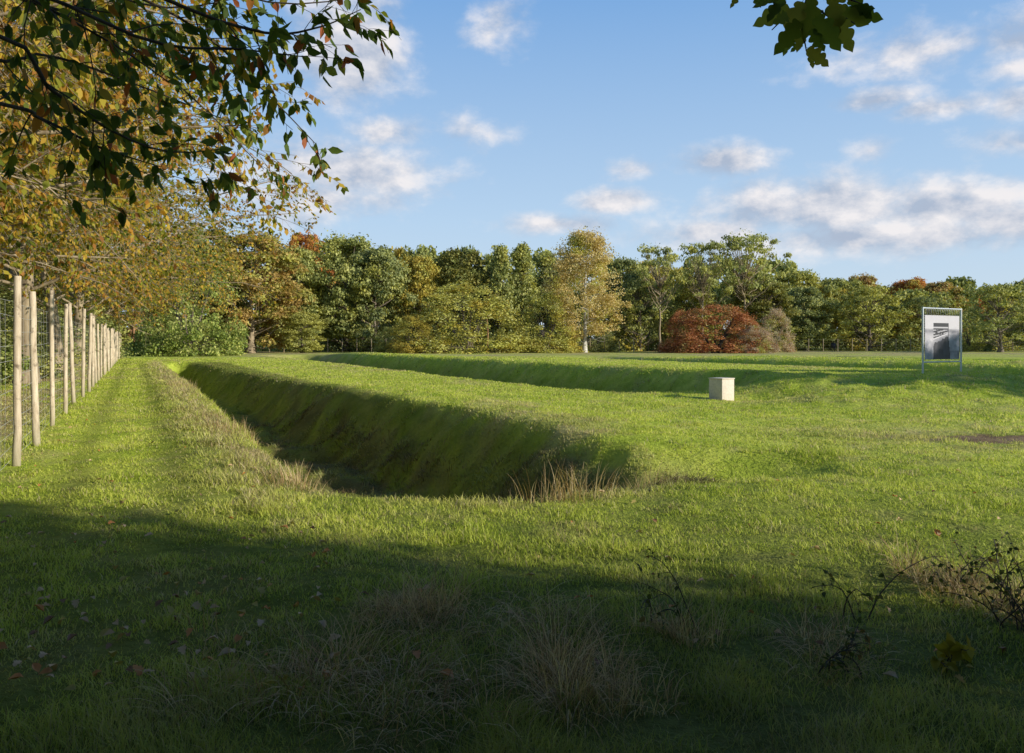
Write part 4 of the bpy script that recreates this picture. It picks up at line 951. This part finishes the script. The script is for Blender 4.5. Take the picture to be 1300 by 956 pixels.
BR = leaf_mat('bramble_leaves', [(0, (.05, .075, .02)), (.6, (.11, .14, .03)), (1, (.26, .17, .06))], None, trans=.3)
BRY = leaf_mat('yellow_bramble_leaves', [(0, (.25, .22, .02)), (1, (.5, .42, .05))], None, trans=.4)
def bramble(px, py, stems, H, label, seed, mat=BR, lf=5, big=.036):
    rng = np.random.default_rng(seed); c_ = ground_at(px, py); z = hz1(*c_)
    e = empty('bramble', (c_[0], c_[1], z), label, 'bramble', 'brambles in the foreground')
    tr, cr = Acc(), Acc(); n = stems; S = 12
    P = np.empty((n, S, 3)); P[:, 0] = rng.normal(size=(n, 3))*[.08, .06, 0]; az = rng.uniform(0, 6.28, n)
    d = nrm(np.stack([np.cos(az)*.35, np.sin(az)*.35, np.ones(n)], 1)); hh = H*rng.uniform(.5, 1.05, n); hh[0] = H
    for k in range(1, S):
        d = nrm(d+np.stack([np.cos(az)*.09, np.sin(az)*.09, -np.ones(n)*.05*k/4], 1)+rng.normal(size=(n, 3))*.09); P[:, k] = P[:, k-1]+d*(hh/(S-1))[:, None]
    Rr = np.linspace(.0042, .0016, S)[None]*np.ones((n, 1)); tubes(tr, P, Rr, 5)
    L2, R2 = grow(P, Rr, 3, H*.3, 50, 5, .3, 1, -.2, .12, rng, .7, .5, .4); tubes(tr, L2, np.maximum(R2, .0011), 4)
    Q, tg = along(P, lf, rng, .45, 1); Q2, tg2 = along(L2, 2, rng, .5, 1); Q = np.r_[Q, Q2]; tg = np.r_[tg, tg2]; M = len(Q)
    s = rng.uniform(.5, 1.1, M)*big
    leaves(cr, Q, nrm(tg*.4+rng.normal(size=(M, 3))*.7+[0, 0, -.2]), nrm(rng.normal(size=(M, 3))+[0, 0, .8]), s, s*.75, LANCE, rng.random(M))
    obj('stem', tr.mesh('stem', [BARK_D]), e); obj('foliage', cr.mesh('foliage', [mat]), e)
bramble(1100, 790, 3, .62, 'tall thin bramble with a few dark leaves arching over the lit grass', 1, lf=4)
bramble(880, 800, 4, .50, 'faint wiry bramble stems right of centre', 2, lf=2, big=.04)
bramble(1215, 745, 9, .42, 'low leafy bramble left of the dark arching stem', 3, lf=4)
bramble(1282, 770, 6, .75, 'dark bramble with arching stem at the right edge', 4, lf=3)
bramble(1300, 800, 12, .42, 'dense bramble thicket at the bottom right corner', 5, lf=5)
bramble(1195, 850, 4, .16, 'small plant with yellow lobed leaves at the bottom right', 6, BRY, 4, .07)
bramble(1070, 850, 7, .30, 'low dark bramble tangle at the foot of the tall thin one', 7, lf=3)

# ------------------------------------------------------------------ fallen leaves, one by one
FM = {'tan': leaf_mat('tan_fallen_leaf', [(0, (.62, .42, .22)), (1, (.7, .52, .32))], None, trans=.15), 'orange': leaf_mat('orange_fallen_leaf', [(0, (.66, .28, .09)), (1, (.66, .3, .1))], None, trans=.15),
      'yellow': leaf_mat('yellow_fallen_leaf', [(0, (.50, .42, .12)), (1, (.55, .45, .15))], None, trans=.2), 'brown': leaf_mat('brown_fallen_leaf', [(0, (.28, .15, .08)), (1, (.32, .18, .1))], None, trans=.1)}
LEAFM = {}
for kx, mt in FM.items():
    for s in range(3):
        a = Acc(); rg = np.random.default_rng(s+50)
        tv = OAK[0].copy() if s == 1 else LANCE[0].copy()
        tm_ = OAK if s == 1 else LANCE
        leaves(a, np.zeros((1, 3)), np.array([[1., 0, .1]]), np.array([[0, .1, 1.]]), np.array([.085]), np.array([.055 if s != 1 else .07]), (tm_[0]*[1, 1, 2.2 if s != 1 else 1.5], tm_[1]), np.array([.5]))
        LEAFM[(kx, s)] = a.mesh('fallen_leaf', [mt])
rg = np.random.default_rng(99); cnt = 0
ZN = lambda px, py: 'in the deep shade near the camera' if py > 700+px*.03 else 'in the shade by its edge' if py > 615+px*.1 else 'on the sunlit mown grass'
while cnt < 270:
    if cnt < 190: px, py = rg.uniform(0, 430), 480+rg.random()**.8*400
    else: px, py = rg.uniform(300, 1290), 600+rg.random()*280
    g = ground_at(px, py); u_, v_ = split(*g)
    if 1.6 < u_ < 6.8 and v_ > 6.6 or u_ < -1.1 and py < 600: continue
    kx = rg.choice(['tan', 'orange', 'yellow', 'brown'], p=[.5, .2, .2, .1])
    o = obj('fallen_leaf', LEAFM[(kx, int(rg.integers(0, 3)))], None, (g[0], g[1], hz1(*g)+rg.uniform(.02, .045)))
    o.rotation_euler = (rg.normal()*.35, rg.normal()*.35, rg.uniform(0, 6.28)); s = rg.uniform(.42, .88); o.scale = (s, s, s)
    lb = 'fallen %s leaf lying %s' % (kx, ZN(px, py)); tag(o, lb, 'leaf', lb.replace('leaf', 'leaves')); cnt += 1
